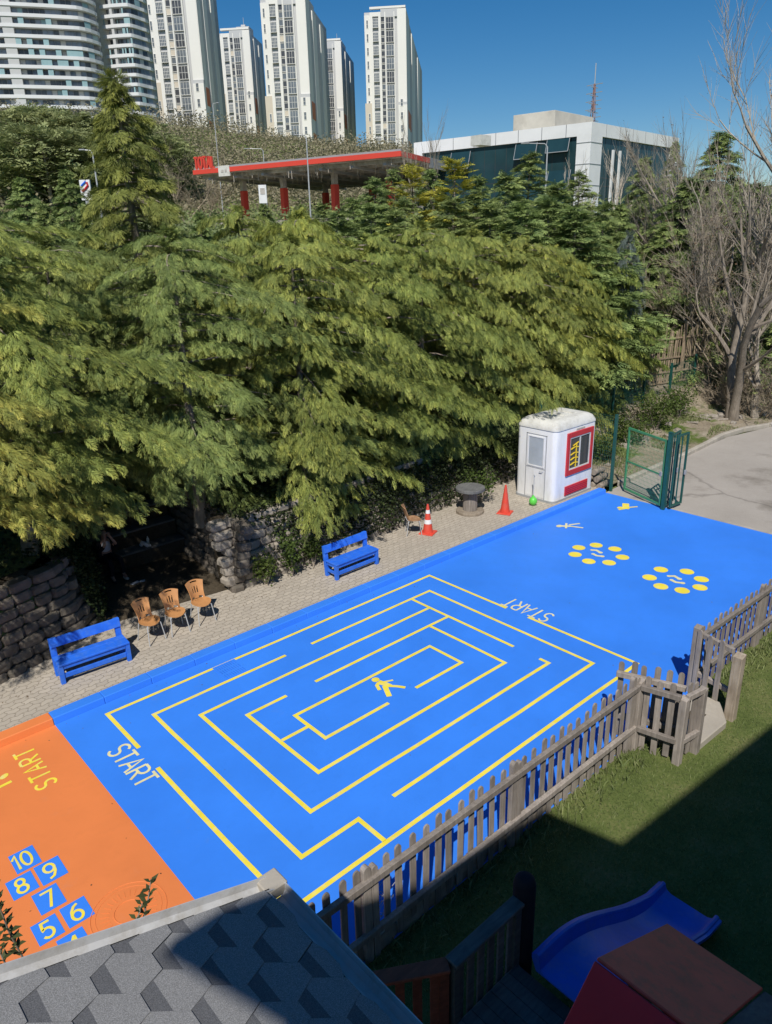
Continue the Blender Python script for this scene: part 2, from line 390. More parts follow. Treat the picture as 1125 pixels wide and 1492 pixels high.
# ------------------------------------------------------------------ terrain
def sstep(a, b, x):
    t = np.clip((x-a)/(b-a), 0, 1); return t*t*(3-2*t)
CREST_AZ = np.radians([20, 38, 42, 46, 50, 60, 66, 76, 95])
CREST_TE = V3([.02, .025, .055, .098, .106, .127, .136, .141, .141])
def terrain(x, y):
    x = np.asarray(x, float); y = np.asarray(y, float)
    r = np.hypot(x-CAM[0], y-CAM[1]); az = np.arctan2(y-CAM[1], x-CAM[0])
    te = np.interp(az, CREST_AZ, CREST_TE)
    z = np.interp(r, [0, 14, 20, 30, 45, 60, 72, 82, 104, 118], [1.5, 1.5, 1.9, 2.9, 5, 7.3, 9.2, 9.6, 10.4, 13.4])
    zc = 7.83+np.minimum(r, 800)*te
    z = z+(np.maximum(zc, z)-z)*sstep(108, 190, r)
    wall = np.interp(x, [-20, -1.1, .2, 1.0, 1.15, 1.35, 4.75, 4.95, 9.2, 12, 15.2, 17.2], [2.2, 2.45, 2.9, 3.4, 3.9, 7.1, 7.1, 2.85, 3.0, 3.2, 3.45, 3.6])
    left = sstep(wall-.02, wall+.3, y)
    right = np.interp(y, [.4, 3.4, 4.1, 6.2, 13], [0, .10, .33, .40, 1])
    k = sstep(16.8, 18.2, x)
    wgt = left*(1-k)+right*k
    wgt = np.where(y < .3, 0, wgt)
    return -.12+wgt*(z+.12)
def axis(lo, hi, d0, d1, far1):
    a = list(np.arange(lo, hi, d0)); s = d0
    while a[-1] < far1: s = min(s*1.16, d1); a.append(a[-1]+s)
    b = []; s = d0; p = lo
    while p > -far1*.25: s *= 1.35; p -= s; b.append(p)
    return np.array(b[::-1]+a)
gx = axis(-8, 40, .3, 9, 900); gy = axis(-14, 16, .25, 9, 900)
X, Y = np.meshgrid(gx, gy, indexing='ij'); Z = terrain(X, Y)
rr = np.hypot(X, Y); rng0 = np.random.default_rng(1)
Z = Z+(rng0.random(Z.shape)-.5)*np.clip((rr-30)/100, 0, 1)*1.2
ni, nj = X.shape; idx = np.arange(ni*nj).reshape(ni, nj)
q = np.stack([idx[:-1, :-1], idx[1:, :-1], idx[1:, 1:], idx[:-1, 1:]], -1).reshape(-1, 4)
o = link('hillside', nmesh('hillside', np.stack([X, Y, Z], -1).reshape(-1, 3), q, [M['hill']], smooth=True)); tag(o, kind='structure')

def sheet(name, poly, z0, z1, mat):
    m = MB(); m.prism(poly, z0, z1); o = m.build(name, mat); tag(o, kind='structure'); return o
def rect(x0, y0, x1, y1): return [(x0, y0), (x1, y0), (x1, y1), (x0, y1)]
court = sheet('blue_court', rect(-.8, -6.84, 16.65, .34), -.1, 0.0, M['blue'])
ocourt = sheet('orange_court', rect(-9, -6.84, -.8, .34), -.1, 0.0, M['orange'])
paving = sheet('paving', [(-9, .6), (16.9, .6), (16.9, 3.7), (15, 3.5), (9, 3.1), (4.75, 2.9), (4.7, 7.1), (1.2, 7.1), (1.2, 4.0), (.5, 3.5), (-9, 3.0)], -.1, .05, M['paver'])
alc = sheet('alcove_shade_floor', [(1.0, 3.2), (4.5, 2.75), (4.7, 7.1), (1.2, 7.1), (1.2, 4.2)], 0, .056, M['soil'])  # dark sheet that paints the alcove's deep shade onto its floor
lawn = sheet('lawn', rect(-9, -14, 16.62, -6.84), -.1, 0.0, M['lawn'])
road = sheet('road', [(16.65, -14), (90, -14), (90, -1.2), (29.5, .0), (26, .70), (18.1, .48), (16.65, .40)], -.1, -.01, M['road'])

# kerbs: a bevelled strip painted to match the court it borders
def kerb(name, x0, x1, mat, y0=.34, y1=.62, h=.125):
    m = MB(); n = max(2, int((x1-x0)/.9)); rg = random.Random(3)
    for i in range(n):
        a = x0+(x1-x0)*i/n+.002; b = x0+(x1-x0)*(i+1)/n-.002; d = rg.uniform(-.004, .004)
        m.add([(a, y0+d, -.05), (b, y0+d, -.05), (b, y0+.03+d, h), (a, y0+.03+d, h), (a, y1+d, h), (b, y1+d, h), (b, y1+d, -.05), (a, y1+d, -.05)],
              [(0, 1, 2, 3), (3, 2, 5, 4), (4, 5, 6, 7), (0, 3, 4, 7), (1, 6, 5, 2)])
    o = m.build(name, mat, bevel=.012, smooth=False); tag(o, kind='structure'); return o
kerb('blue_kerb', -.8, 16.6, M['blue']); kerb('orange_kerb', -9, -.8, M['orange'])
m = MB(); rk = [(17.6, .40), (20.1, .47), (22, .50), (24, .62), (25.9, .78), (27.4, .62), (28.8, .16), (31, -.3), (40, -.8)]
for i in range(len(rk)-1):
    a, b = V3([*rk[i], 0.]), V3([*rk[i+1], 0.]); n = max(1, int(np.linalg.norm(b-a)/.8))
    for j in range(n):
        p, q_ = a+(b-a)*(j+.01)/n, a+(b-a)*(j+.99)/n
        m.beam(p+V3([0, .09, .03]), q_+V3([0, .09, .03]), .18, .2)
tag(m.build('road_kerb', M['concrete'], bevel=.02), kind='structure')
m = MB(); m.b2((16.62, -7.0, -.08), (16.72, .34, .012)); tag(m.build('edge_strip', M['concrete']), kind='structure')
# stony verge between road kerb and the low wall
vx = np.arange(17.0, 46, .3); vy = np.linspace(0, 1, 22)
kx = np.interp(vx, [p[0] for p in rk], [p[1] for p in rk])+.16
VX = np.repeat(vx[:, None], len(vy), 1); VY = kx[:, None]+(5.6-kx[:, None])*vy[None]
VZ = np.maximum(terrain(VX, VY)+.06, .05)+(np.random.default_rng(5).random(VX.shape)-.5)*.07
VZ[:, 0] = .08
ni, nj = VX.shape; idx = np.arange(ni*nj).reshape(ni, nj)
q = np.stack([idx[:-1, :-1], idx[1:, :-1], idx[1:, 1:], idx[:-1, 1:]], -1).reshape(-1, 4)
tag(link('verge', nmesh('verge', np.stack([VX, VY, VZ], -1).reshape(-1, 3), q, [M['verge']], smooth=True)), kind='structure')

# ------------------------------------------------------------------ painted markings (thin sheets 4 mm up)
def ribbon(m, pts, w, z=.004, closed=False, rcap=False):
    p = [V3(a[:2], float) for a in pts]; n = len(p); L = []; R = []
    for i in range(n):
        a = p[i-1] if (i > 0 or closed) else None; b = p[(i+1) % n] if (i < n-1 or closed) else None
        if a is None: d1 = d2 = b-p[i]
        elif b is None: d1 = d2 = p[i]-a
        else: d1, d2 = p[i]-a, b-p[i]
        d1 = d1/(np.linalg.norm(d1)+1e-9); d2 = d2/(np.linalg.norm(d2)+1e-9)
        n1, n2 = V3([-d1[1], d1[0]]), V3([-d2[1], d2[0]])
        nn = n1+n2; nn = nn/(np.linalg.norm(nn)+1e-9); k = min(1.6, 1/max(.4, nn@n1))
        L.append(p[i]+nn*w/2*k); R.append(p[i]-nn*w/2*k)
    vs = [(*a, z) for a in L]+[(*a, z) for a in R]
    fs = [(i, n+i, n+(i+1) % n, (i+1) % n) for i in range(n if closed else n-1)]
    m.add(vs, fs)
def disc(m, c, rx, ry=None, z=.004, n=26, rot=0, wob=0.0):
    ry = ry or rx; rg = random.Random(int(c[0]*1000))
    vs = []
    for k in range(n):
        a = 2*pi*k/n; q = 1+rg.uniform(-wob, wob); x, y = rx*cos(a)*q, ry*sin(a)*q
        vs.append((c[0]+x*cos(rot)-y*sin(rot), c[1]+x*sin(rot)+y*cos(rot), z))
    m.add(vs, [tuple(range(n))])
U = .6; LL, WW = 13.614, 9.4355
def uv(u, v): return (u*U, -v*U)
maze = [
    [(0, 2.17), (0, 0), (LL, 0), (LL, 4.05)], [(0, 3.30), (0, WW), (LL, WW), (LL, 5.06)],
    [(5.74, 1), (1, 1), (1, WW-1), (2.68, WW-1), (2.68, WW-.06)], [(6.81, 1), (LL-1, 1), (LL-1, WW-1), (3.81, WW-1)],
    [(LL-2, 1.06), (LL-2, 5.99)],
    [(LL-2.06, 2), (2, 2), (2, WW-2), (LL-2, WW-2), (LL-2, WW-2.37)],
    [(LL-2.06, 2.97), (5.5, 2.97)], [(4.4, 2.97), (3, 2.97), (3, WW-3), (LL-3, WW-3), (LL-3, 3.03)],
    [(7.53, WW-4), (LL-4, WW-4), (LL-4, 3.98), (4, 3.98), (4, WW-4), (6.39, WW-4)], [(3.06, 4.67), (3.94, 4.67)]]
m = MB(); rg = random.Random(4)
for pl in maze:
    pts = []
    for i in range(len(pl)-1):                       # slightly hand-painted: break the run into short pieces
        a, b = V3(uv(*pl[i])), V3(uv(*pl[i+1])); n = max(1, int(np.linalg.norm(b-a)/.7)); nn = V3([-(b-a)[1], (b-a)[0]])/np.linalg.norm(b-a)
        for j in range(n):
            pts.append(a+(b-a)*j/n+(nn*rg.uniform(-.006, .006) if j else 0))
    pts.append(V3(uv(*pl[-1])))
    ribbon(m, pts, .072)
m.build('maze_line', M['yellow'], court, fix=False)

def arc(cx, cy, rx, ry, a0, a1, n=10): return [(cx+rx*cos(radians(a0+(a1-a0)*i/n)), cy+ry*sin(radians(a0+(a1-a0)*i/n))) for i in range(n+1)]
GLY = {
    'S': [arc(.30, .74, .24, .23, 25, 270, 12)+arc(.30, .26, .24, .25, 90, -155, 12)[1:]],
    'T': [[(0.02, .97), (.58, .97)], [(.30, .97), (.30, 0)]],
    'A': [[(0, 0), (.30, 1), (.60, 0)], [(.12, .36), (.48, .36)]],
    'R': [[(.06, 0), (.06, .97)], [(.06, .97), (.30, .97)]+arc(.32, .72, .24, .25, 90, -90, 8)+[(.06, .47)], [(.28, .47), (.56, 0)]],
    '0': [arc(.30, .5, .27, .47, 90, 450, 20)],
    '1': [[(.10, .72), (.34, .97), (.34, 0)]],
    '4': [[(.44, 0), (.44, .97)], [(.44, .95), (.04, .32), (.62, .32)]],
    '5': [[(.54, .97), (.14, .97), (.10, .55)]+arc(.28, .30, .27, .30, 130, -150, 12)],
    '6': [arc(.30, .29, .25, .28, 90, 450, 16), [(.50, .95), (.30, .86), (.12, .62), (.055, .34)]],
    '7': [[(.04, .95), (.56, .95), (.24, 0)]],
    '8': [arc(.30, .73, .21, .23, 270, 630, 16), arc(.30, .25, .25, .25, 90, 450, 16)],
    '9': [arc(.30, .68, .24, .27, -90, 270, 16), [(.54, .66), (.50, .36), (.36, .10), (.14, .02)]],
    'O': [arc(.30, .5, .30, .47, 90, 450, 20)], 'L': [[(.06, .97), (.06, .03), (.52, .03)]],
}
def write(m, txt, org, right, up, h, adv, w, z=.004, wid=1.0):
    org, right, up = V3(org[:2], float), V3(right, float), V3(up, float)
    for i, ch in enumerate(txt):
        for sn, st in enumerate(GLY[ch]):
            pts = [org+right*(adv*i+x*h*wid)+up*y*h for x, y in st]
            cl = np.allclose(pts[0], pts[-1], atol=1e-4)
            ribbon(m, pts[:-1] if cl else pts, w, z+.0012*sn, cl)
m = MB(); write(m, 'START', (-.44, -1.02), (0, -1), (1, 0), .36, .245, .045); m.build('start_lettering', M['pale'], court, fix=False)
m = MB(); write(m, 'START', (8.66, -3.42), (0, 1), (-1, 0), .44, .25, .042, wid=.8); m.build('start_lettering', M['pale'], court, fix=False)
m = MB(); write(m, 'START', (-1.29, -1.21), (0, 1), (-1, 0), .31, .255, .042); m.build('start_lettering', M['yellow'], ocourt, fix=False)
def P2(pts): return [at(*p)[:2] for p in pts]
Zm = lambda x, y: (400+x*300/1125, 820+y*250/938)
m = MB(); disc(m, at(*Zm(552, 640)), .075)
ribbon(m, P2([Zm(585, 655), Zm(648, 642)]), .045); ribbon(m, P2([Zm(567, 652), Zm(600, 662), Zm(632, 676)]), .13, .0045)
ribbon(m, P2([Zm(620, 674), Zm(668, 676), Zm(715, 683)]), .07, .005); ribbon(m, P2([Zm(570, 655), Zm(560, 672), Zm(575, 697)]), .07, .0055)
ribbon(m, P2([Zm(602, 674), Zm(616, 705), Zm(628, 732)]), .10, .006); m.build('running_figure', M['yellow'], court, fix=False)
Zf = lambda x, y: (780+x*345/1125, 700+y*200/652)
m = MB(); disc(m, at(*Zf(114, 217)), .10, .08); ribbon(m, P2([Zf(126, 217), Zf(170, 218)]), .10, .0045)
ribbon(m, P2([Zf(160, 212), Zf(212, 205)]), .07, .005); ribbon(m, P2([Zf(165, 218), Zf(228, 226)]), .07, .0055); ribbon(m, P2([Zf(148, 204), Zf(146, 228)]), .06, .006)
m.build('running_figure', M['pale'], court, fix=False)
m = MB(); disc(m, at(*Zf(403, 130)), .10, .08); ribbon(m, P2([Zf(410, 133), Zf(445, 130)]), .10, .0045); ribbon(m, P2([Zf(430, 110), Zf(430, 136)]), .2, .0052)
ribbon(m, P2([Zf(440, 129), Zf(486, 125)]), .07, .005); ribbon(m, P2([Zf(396, 140), Zf(430, 134)]), .07, .0055); m.build('running_figure', M['yellow'], court, fix=False)
for cs in ([(843.5, 798), (868.7, 794.5), (896, 800), (907, 812), (887.5, 820), (858, 818), (838, 808)],
           [(963, 830), (1001, 833), (1022, 844), (1020, 856), (994, 860.5), (963, 854.5), (946.5, 841.5)]):
    for c in cs:
        m = MB(); disc(m, at(*c), .168, wob=.02); m.build('dot', M['yellow'], court, fix=False)
for pl in ([(270, 331), (290, 332), (310, 343)], [(275, 350), (292, 358), (318, 361)], [(635, 455), (662, 455), (685, 468)], [(648, 474), (668, 484), (700, 488)]):
    m = MB(); ribbon(m, P2([Zf(*p) for p in pl]), .085); disc(m, at(*Zf(*pl[0])), .05, z=.0045); disc(m, at(*Zf(*pl[-1])), .06, z=.0045); m.build('footprint', M['pale'], court, fix=False)
m = MB(); disc(m, at(6, 1131.5), .075, .05, rot=.5); ribbon(m, P2([(-14, 1155), (0, 1147), (17, 1138.5)]), .06, .0045); ribbon(m, P2([(-14, 1155), (-30, 1150)]), .05, .005)
m.build('running_figure', M['yellow'], ocourt, fix=False)
for txt, x0, x1, y1, y0 in (('10', -2.34, -2.02, -2.27, -2.68), ('9', -2.15, -1.825, -2.715, -3.12), ('8', -2.51, -2.19, -2.725, -3.10), ('7', -2.325, -2.01, -3.175, -3.575),
                            ('6', -2.135, -1.82, -3.635, -4.01), ('5', -2.49, -2.19, -3.65, -4.015), ('4', -2.325, -2.01, -4.075, -4.47)):
    m = MB(); m.add([(x0, y0, .004), (x1, y0, .004), (x1, y1, .004), (x0, y1, .004)], [(0, 1, 2, 3)])
    o = m.build('hopscotch_square', M['blue'], ocourt, fix=False)
    m = MB(); h = (y1-y0)*.74
    if txt == '10': write(m, txt, (x0-.01, y0+.06), (1, 0), (.0, 1), h, .125, .034, .008, .72)
    else: write(m, txt, (x0+.075, y0+.05), (1, 0), (0, 1), h, .2, .036, .008, .9)
    m.build('digit', M['yellow'], o, fix=False)
m = MB(); mc = at(188, 1328)
for r0, hh in ((.46, .008), (.40, .004), (.18, .008)):
    m.tube([(mc[0]+r0*cos(a), mc[1]+r0*sin(a), .001) for a in np.linspace(0, 2*pi, 40, endpoint=False)], .007 if hh > .005 else .004, 6, closed=True)
for k in range(28):
    a = 2*pi*k/28; m.box((mc[0]+.29*cos(a), mc[1]+.29*sin(a), .001), (.10, .012, .006), a)
tag(m.build('manhole_cover', M['orange']), 'round manhole cover painted over in orange, in front of the grey gutter', 'manhole cover')
m = MB(); rgp = [(a, at(*p)) for a, p in ()]
m.b2((2.12, -.52, -.02), (2.62, .02, .006)); m.mat(1)
for r_ in range(3):
    for k in range(9): m.b2((2.16+k*.05, -.49+r_*.17, 0), (2.175+k*.05, -.36+r_*.17, .0075))
tag(m.build('drain_grate', [M['blue'], M['bench']]), 'blue painted drain grate with dark slots under the maze line', 'drain grate')

# ------------------------------------------------------------------ chairs
PZ = .05
def panel(m, fn, nu, nv, hole, th):
    """thin moulded shell with openings: fn(u,v)->point, both faces and rims"""
    P = np.array([[fn(i/nu, j/nv) for j in range(nv+1)] for i in range(nu+1)])
    du = np.gradient(P, axis=0); dv = np.gradient(P, axis=1)
    N = np.cross(du, dv); N /= np.linalg.norm(N, axis=2, keepdims=True)+1e-9
    A, B = P+N*th/2, P-N*th/2
    k = lambda i, j: i*(nv+1)+j
    off = (nu+1)*(nv+1); keep = {}
    for i in range(nu):
        for j in range(nv): keep[i, j] = not hole((i+.5)/nu, (j+.5)/nv)
    fs = []
    for (i, j), kp in keep.items():
        if not kp: continue
        a, b, c, d = k(i, j), k(i+1, j), k(i+1, j+1), k(i, j+1)
        fs += [(a, b, c, d), (off+d, off+c, off+b, off+a)]
        for (ii, jj), (p, q) in (((i-1, j), (d, a)), ((i+1, j), (b, c)), ((i, j-1), (a, b)), ((i, j+1), (c, d))):
            if not keep.get((ii, jj), False): fs.append((p, q, off+q, off+p)[::-1])
    m.add(np.concatenate([A.reshape(-1, 3), B.reshape(-1, 3)]), fs)
def make_chair(loc, rz, label, mat, group='moulded chairs on the paving'):
    t = empty('chair', loc, rz, label, 'chair', group)
    def seat(u, v):                                   # rounded disc, slightly dished; front is -y
        x = (u-.5)*2; y = (v-.5)*2
        s = .21; k = sqrt(max(1e-6, 1-.5*y*y)); k2 = sqrt(max(1e-6, 1-.5*x*x))
        return (x*k*s*1.02, y*k2*s, .45+.022*(x*x)-.02*max(0, -y)**2-.006)
    m = MB(); panel(m, seat, 14, 14, lambda u, v: (abs(v-.80) < .05 and (abs(u-.32) < .05 or abs(u-.5) < .04 or abs(u-.68) < .05)), .016)
    m.build('seat', mat, t, smooth=True)
    def back(u, v):
        x = (u-.5)*2; wd = .135+.075*v**1.3+.03*(1-v)**3
        yb = .165+.13*v-.055*(1-x*x)*-1*.6
        zt = .47+.40*v-.035*v*x*x
        return (x*wd, yb-.045*x*x, zt)
    def hole(u, v):
        if .86 < v < .93 and abs(u-.5) < .2: return True
        for c in (.34, .5, .66):
            if abs(u-c-(v-.45)*(c-.5)*.3) < .03 and .30 < v < .66: return True
        return v < .12 and (.12 < u < .36 or .64 < u < .88)
    m = MB(); panel(m, back, 26, 28, hole, .014); m.build('backrest', mat, t, smooth=True)
    for sx, sy in ((-1, -1), (1, -1), (-1, 1), (1, 1)):
        m = MB(); m.tube([(sx*.13, sy*.13, .435), (sx*.16, sy*.155, .40), (sx*.20, sy*.215, 0.0)], .011, 8); m.build('leg', M['steel'], t, smooth=True)
    m = MB()
    for sx in (-1, 1): m.tube([(sx*.13, -.13, .432), (sx*.13, .14, .432), (sx*.125, .20, .48), (sx*.12, .235, .58)], .010, 8)
    m.tube([(-.13, 0, .428), (.13, 0, .428)], .01, 8); m.build('seat_frame', M['steel'], t, smooth=True)
    return t
make_chair((1.74, 1.84, PZ), radians(9), 'orange moulded chair nearest the blue bench, first of the row of three', M['chair'])
make_chair((2.31, 1.81, PZ), radians(-6), 'orange moulded chair in the middle of the row of three', M['chair'])
make_chair((2.95, 1.85, PZ), radians(-2), 'orange moulded chair farthest from the bench in the row of three', M['chair'])
make_chair((9.74, 2.18, PZ), radians(52), 'worn brown chair standing alone beside a striped traffic cone', M['chairold'])

# ------------------------------------------------------------------ benches
def make_bench(loc, rz, L, label):
    t = empty('bench', loc, rz, label, 'bench', 'blue benches on the paving'); b = M['bench']
    m = MB(); m.b2((-L/2, -.24, .385), (L/2, .02, .425)); m.build('seat', b, t, bevel=.006)
    m = MB(); m.b2((-L/2, .024, .385), (L/2, .17, .425)); m.build('seat', b, t, bevel=.006)
    m = MB(); m.hexa([(-L/2, .18, .60), (L/2, .18, .60), (L/2, .225, .60), (-L/2, .225, .60)], [(-L/2, .215, .78), (L/2, .215, .78), (L/2, .26, .78), (-L/2, .26, .78)]); m.build('backrest', b, t, bevel=.005)
    for sx in (-1, 1):
        m = MB(); m.b2((sx*L/2, -.225, 0), (sx*(L/2-.085), -.14, .383)); m.build('leg', b, t, bevel=.004)
        m = MB(); x0, x1 = sx*L/2*.998, sx*(L/2-.11)
        m.hexa([(x0, .15, 0), (x1, .15, 0), (x1, .23, 0), (x0, .23, 0)], [(x0, .227, .77), (x1, .227, .77), (x1, .30, .77), (x0, .30, .77)]); m.build('leg', b, t, bevel=.004)
        m = MB(); m.b2((sx*(L/2-.02), -.13, .13), (sx*(L/2-.06), .15, .20)); m.b2((sx*(L/2-.02), -.13, .31), (sx*(L/2-.06), .15, .382)); m.build('side_rail', b, t, bevel=.003)
    m = MB(); m.b2((-L/2+.09, -.215, .30), (L/2-.09, -.175, .38)); m.build('apron', b, t, bevel=.003)
    m = MB(); m.b2((-L/2+.09, -.205, .11), (L/2-.09, -.165, .20)); m.build('stretcher', b, t, bevel=.003)
    return t
make_bench((.42, 1.62, PZ), radians(-4), 1.36, 'blue wooden bench at the left, beside the row of three chairs')
make_bench((6.98, 1.55, PZ), radians(1), 1.40, 'blue wooden bench farther away, right of the leafy shrubs')

# ------------------------------------------------------------------ cones, reel, broom, logs
def make_cone(loc, label, bands, h):
    t = empty('traffic_cone', loc, .4, label, 'cone', 'traffic cones')
    m = MB(); m.b2((-.21, -.21, 0), (.21, .21, .035)); m.build('base', M['conered'], t, bevel=.012)
    m = MB(); zz = [.036, .30, .42, .60, .70, h-.03]; r = lambda z: .150-(.150-.028)*(z/h)
    for i in range(5):
        m.mat(1 if bands and i in (1, 3) else 0)
        a, b = zz[i], zz[i+1]; ex = .003 if bands and i in (1, 3) else 0
        m.lathe([(r(a)+ex, a), (r(b)+ex, b-.001)], n=20)
    m.mat(0); m.lathe([(.03, h-.03), (.024, h), (.012, h)], n=14)
    m.build('body', [M['conered'], M['white']], t, smooth=True)
make_cone((10.06, 1.93, PZ), 'red traffic cone with white bands beside the worn brown chair', True, .86)
make_cone((12.82, 1.42, PZ), 'plain red traffic cone between the cable reel and the white kiosk', False, .88)
t = empty('cable_reel', (12.15, 2.22, PZ), .3, 'grey wooden cable reel standing on end as a table', 'cable reel')
m = MB(); m.lathe([(.41, 0), (.42, .012), (.42, .075), (.41, .085)], n=32); m.build('flange', M['fencewood2'], t)
m = MB(); m.lathe([(.43, .70), (.44, .712), (.44, .785), (.43, .795)], n=32); m.build('flange', M['greywood'], t)
m = MB()
for k in range(18):
    a = 2*pi*k/18; m.box((.20*cos(a), .20*sin(a), .392), (.03, .066, .61), a)
m.build('core', M['fencewood'], t)
t = empty('broom', (13.93, 1.23, PZ), 0, 'lime green round-headed broom leaning on the kiosk door', 'broom')
m = MB(); m.ball((0, 0, .14), .125, 14, 9, (1, 1, 1.12)); m.lathe([(.05, .26), (.022, .33)], n=10); m.build('head', M['lime'], t, smooth=True)
m = MB(); m.tube([(0, 0, .30), (.14, .10, .90)], .013, 8); m.tube([(.11, .06, .90), (.17, .14, .91)], .016, 8); m.build('handle', M['steel'], t)
rg = random.Random(12)
for k, (y, z, lab) in enumerate(((.95, .10, 'bottom log of the pile next to the wire fence, kiosk side'), (1.22, .10, 'bottom log in the middle of the pile'), (1.5, .10, 'bottom log at the shaded end of the pile'),
                               (1.08, .31, 'second-row log of the pile, nearest the court'), (1.37, .31, 'second-row log of the pile, in the shade'), (1.22, .52, 'topmost log of the pile, sticking out'))):
    m = MB(); x0 = 16.72+rg.uniform(-.06, .06); dz = rg.uniform(-.03, .05)
    m.tube([(x0, y-.25, z), (x0+.3, y-.24+rg.uniform(-.05, .05), z+dz*.4), (x0+.62, y-.22, z+dz)], [.10, .105, .095], 10)
    tag(m.build('log', M['bark'], smooth=True), lab+', right of the kiosk', 'log', 'log pile beside the kiosk')

# ------------------------------------------------------------------ kiosk
t = empty('kiosk', (15.48, 1.58, .02), 0, 'white guard kiosk with rounded edges, red framed window and door', 'kiosk')
KX, KY = 1.08, .74
def rrect(ix, iy, r, n=5):
    pts = []
    for sx, sy, a0 in ((1, 1, 0), (-1, 1, 90), (-1, -1, 180), (1, -1, 270)):
        for k in range(n+1):
            a = radians(a0+90*k/n); pts.append((sx*(ix-r)+r*cos(a), sy*(iy-r)+r*sin(a)))
    return pts
def loft(m, secs):
    n = len(secs[0][0]); vs = []; fs = []
    for pts, z in secs: vs += [(x, y, z) for x, y in pts]
    for i in range(len(secs)-1): fs += [(i*n+k, i*n+(k+1) % n, (i+1)*n+(k+1) % n, (i+1)*n+k) for k in range(n)]
    fs += [tuple(range(n-1, -1, -1)), tuple((len(secs)-1)*n+k for k in range(n))]; m.add(vs, fs)
m = MB(); loft(m, [(rrect(KX+.02, KY+.02, .17), 0), (rrect(KX+.02, KY+.02, .17), .10)]); m.build('plinth', M['grey'], t)
m = MB(); loft(m, [(rrect(KX, KY, .17), .10), (rrect(KX, KY, .17), 2.26), (rrect(KX-.01, KY-.01, .16), 2.30)]); m.build('wall', M['white'], t, smooth=True)
m = MB(); loft(m, [(rrect(KX+.015, KY+.015, .18), 2.301), (rrect(KX+.01, KY+.01, .18), 2.36), (rrect(KX-.07, KY-.07, .16), 2.50), (rrect(KX-.20, KY-.16, .12), 2.565), (rrect(KX-.3, KY-.26, .1), 2.575)])
m.b2((-.55, -.30, 2.57), (-.35, .30, 2.615)); m.b2((-.1, -.30, 2.57), (.1, .30, 2.615)); m.b2((.35, -.30, 2.57), (.55, .30, 2.615)); m.build('roof', M['offwhite'], t, smooth=True)
d = MB(); d.b2((-KX-.012, -.40, .13), (-KX+.02, .32, 2.12)); do = d.build('door', M['white'], t, bevel=.006)
m = MB()
for a, b in (((-.42, .10), (-.40, 2.14)), ((.32, .10), (.34, 2.14)), ((-.42, 2.12), (.34, 2.14)), ((-.40, 1.06), (.32, 1.08))): m.b2((-KX-.016, a[0], a[1]), (-KX+.01, b[0], b[1]))
m.build('door_seal', M['grey'], do)
m = MB(); m.b2((-KX-.018, -.30, 1.16), (-KX+.01, .23, 2.03)); m.build('pane', M['kglass'], do)
m = MB()
for a, b in (((-.35, 1.11), (-.305, 2.08)), ((.235, 1.11), (.28, 2.08)), ((-.305, 2.035), (.235, 2.08)), ((-.305, 1.11), (.235, 1.155))): m.b2((-KX-.03, a[0], a[1]), (-KX+.01, b[0], b[1]))
m.build('window_frame', M['white'], do, bevel=.004)
m = MB(); m.tube([(-KX-.015, -.32, 1.0), (-KX-.06, -.32, 1.0), (-KX-.06, -.22, 1.0)], .012, 8); m.build('handle', M['steel'], do)
fr = MB(); y = -KY
for x0, x1, z0, z1 in ((-.52, -.38, .80, 2.16), (.72, .86, .80, 2.16), (-.38, .72, 2.0, 2.16), (-.38, .72, .80, .97)): fr.b2((x0, y-.045, z0), (x1, y+.02, z1))
wo = fr.build('window', M['red'], t, bevel=.01)
m = MB(); m.b2((-.38, y-.004, .97), (.72, y+.02, 2.0)); m.build('pane', M['kdark'], wo)
m = MB()
for x0, x1, z0, z1 in ((-.38, -.345, .97, 2.0), (.685, .72, .97, 2.0), (-.345, .685, 1.965, 2.0), (-.345, .685, .97, 1.005), (.15, .185, 1.005, 1.965)): m.b2((x0, y-.03, z0), (x1, y+.01, z1))
m.build('sash', M['offwhite'], wo)
m = MB()
for zz in (1.12, 1.28, 1.44, 1.62): m.tube([(-.30, y-.016, zz), (-.12, y-.02, zz+.05), (.10, y-.016, zz+.02)], .022, 6)
m.tube([(-.02, y-.02, 1.02), (-.02, y-.02, 1.78)], .022, 6); m.tube([(-.2, y-.02, 1.72), (.08, y-.02, 1.80)], .02, 6); m.build('rack', M['yellowpl'], wo)
m = MB(); m.b2((-.50, y-.03, .16), (.72, y+.02, .46)); vo = m.build('vent', M['red'], t, bevel=.008)
m = MB()
for k in range(4): m.b2((-.45, y-.045, .20+k*.062), (.67, y-.029, .225+k*.062))
m.build('slat', M['red'], vo)
m = MB(); m.b2((-.05, y-.012, 2.19), (.40, y+.01, 2.235)); m.build('plaque', M['greybox'], t)

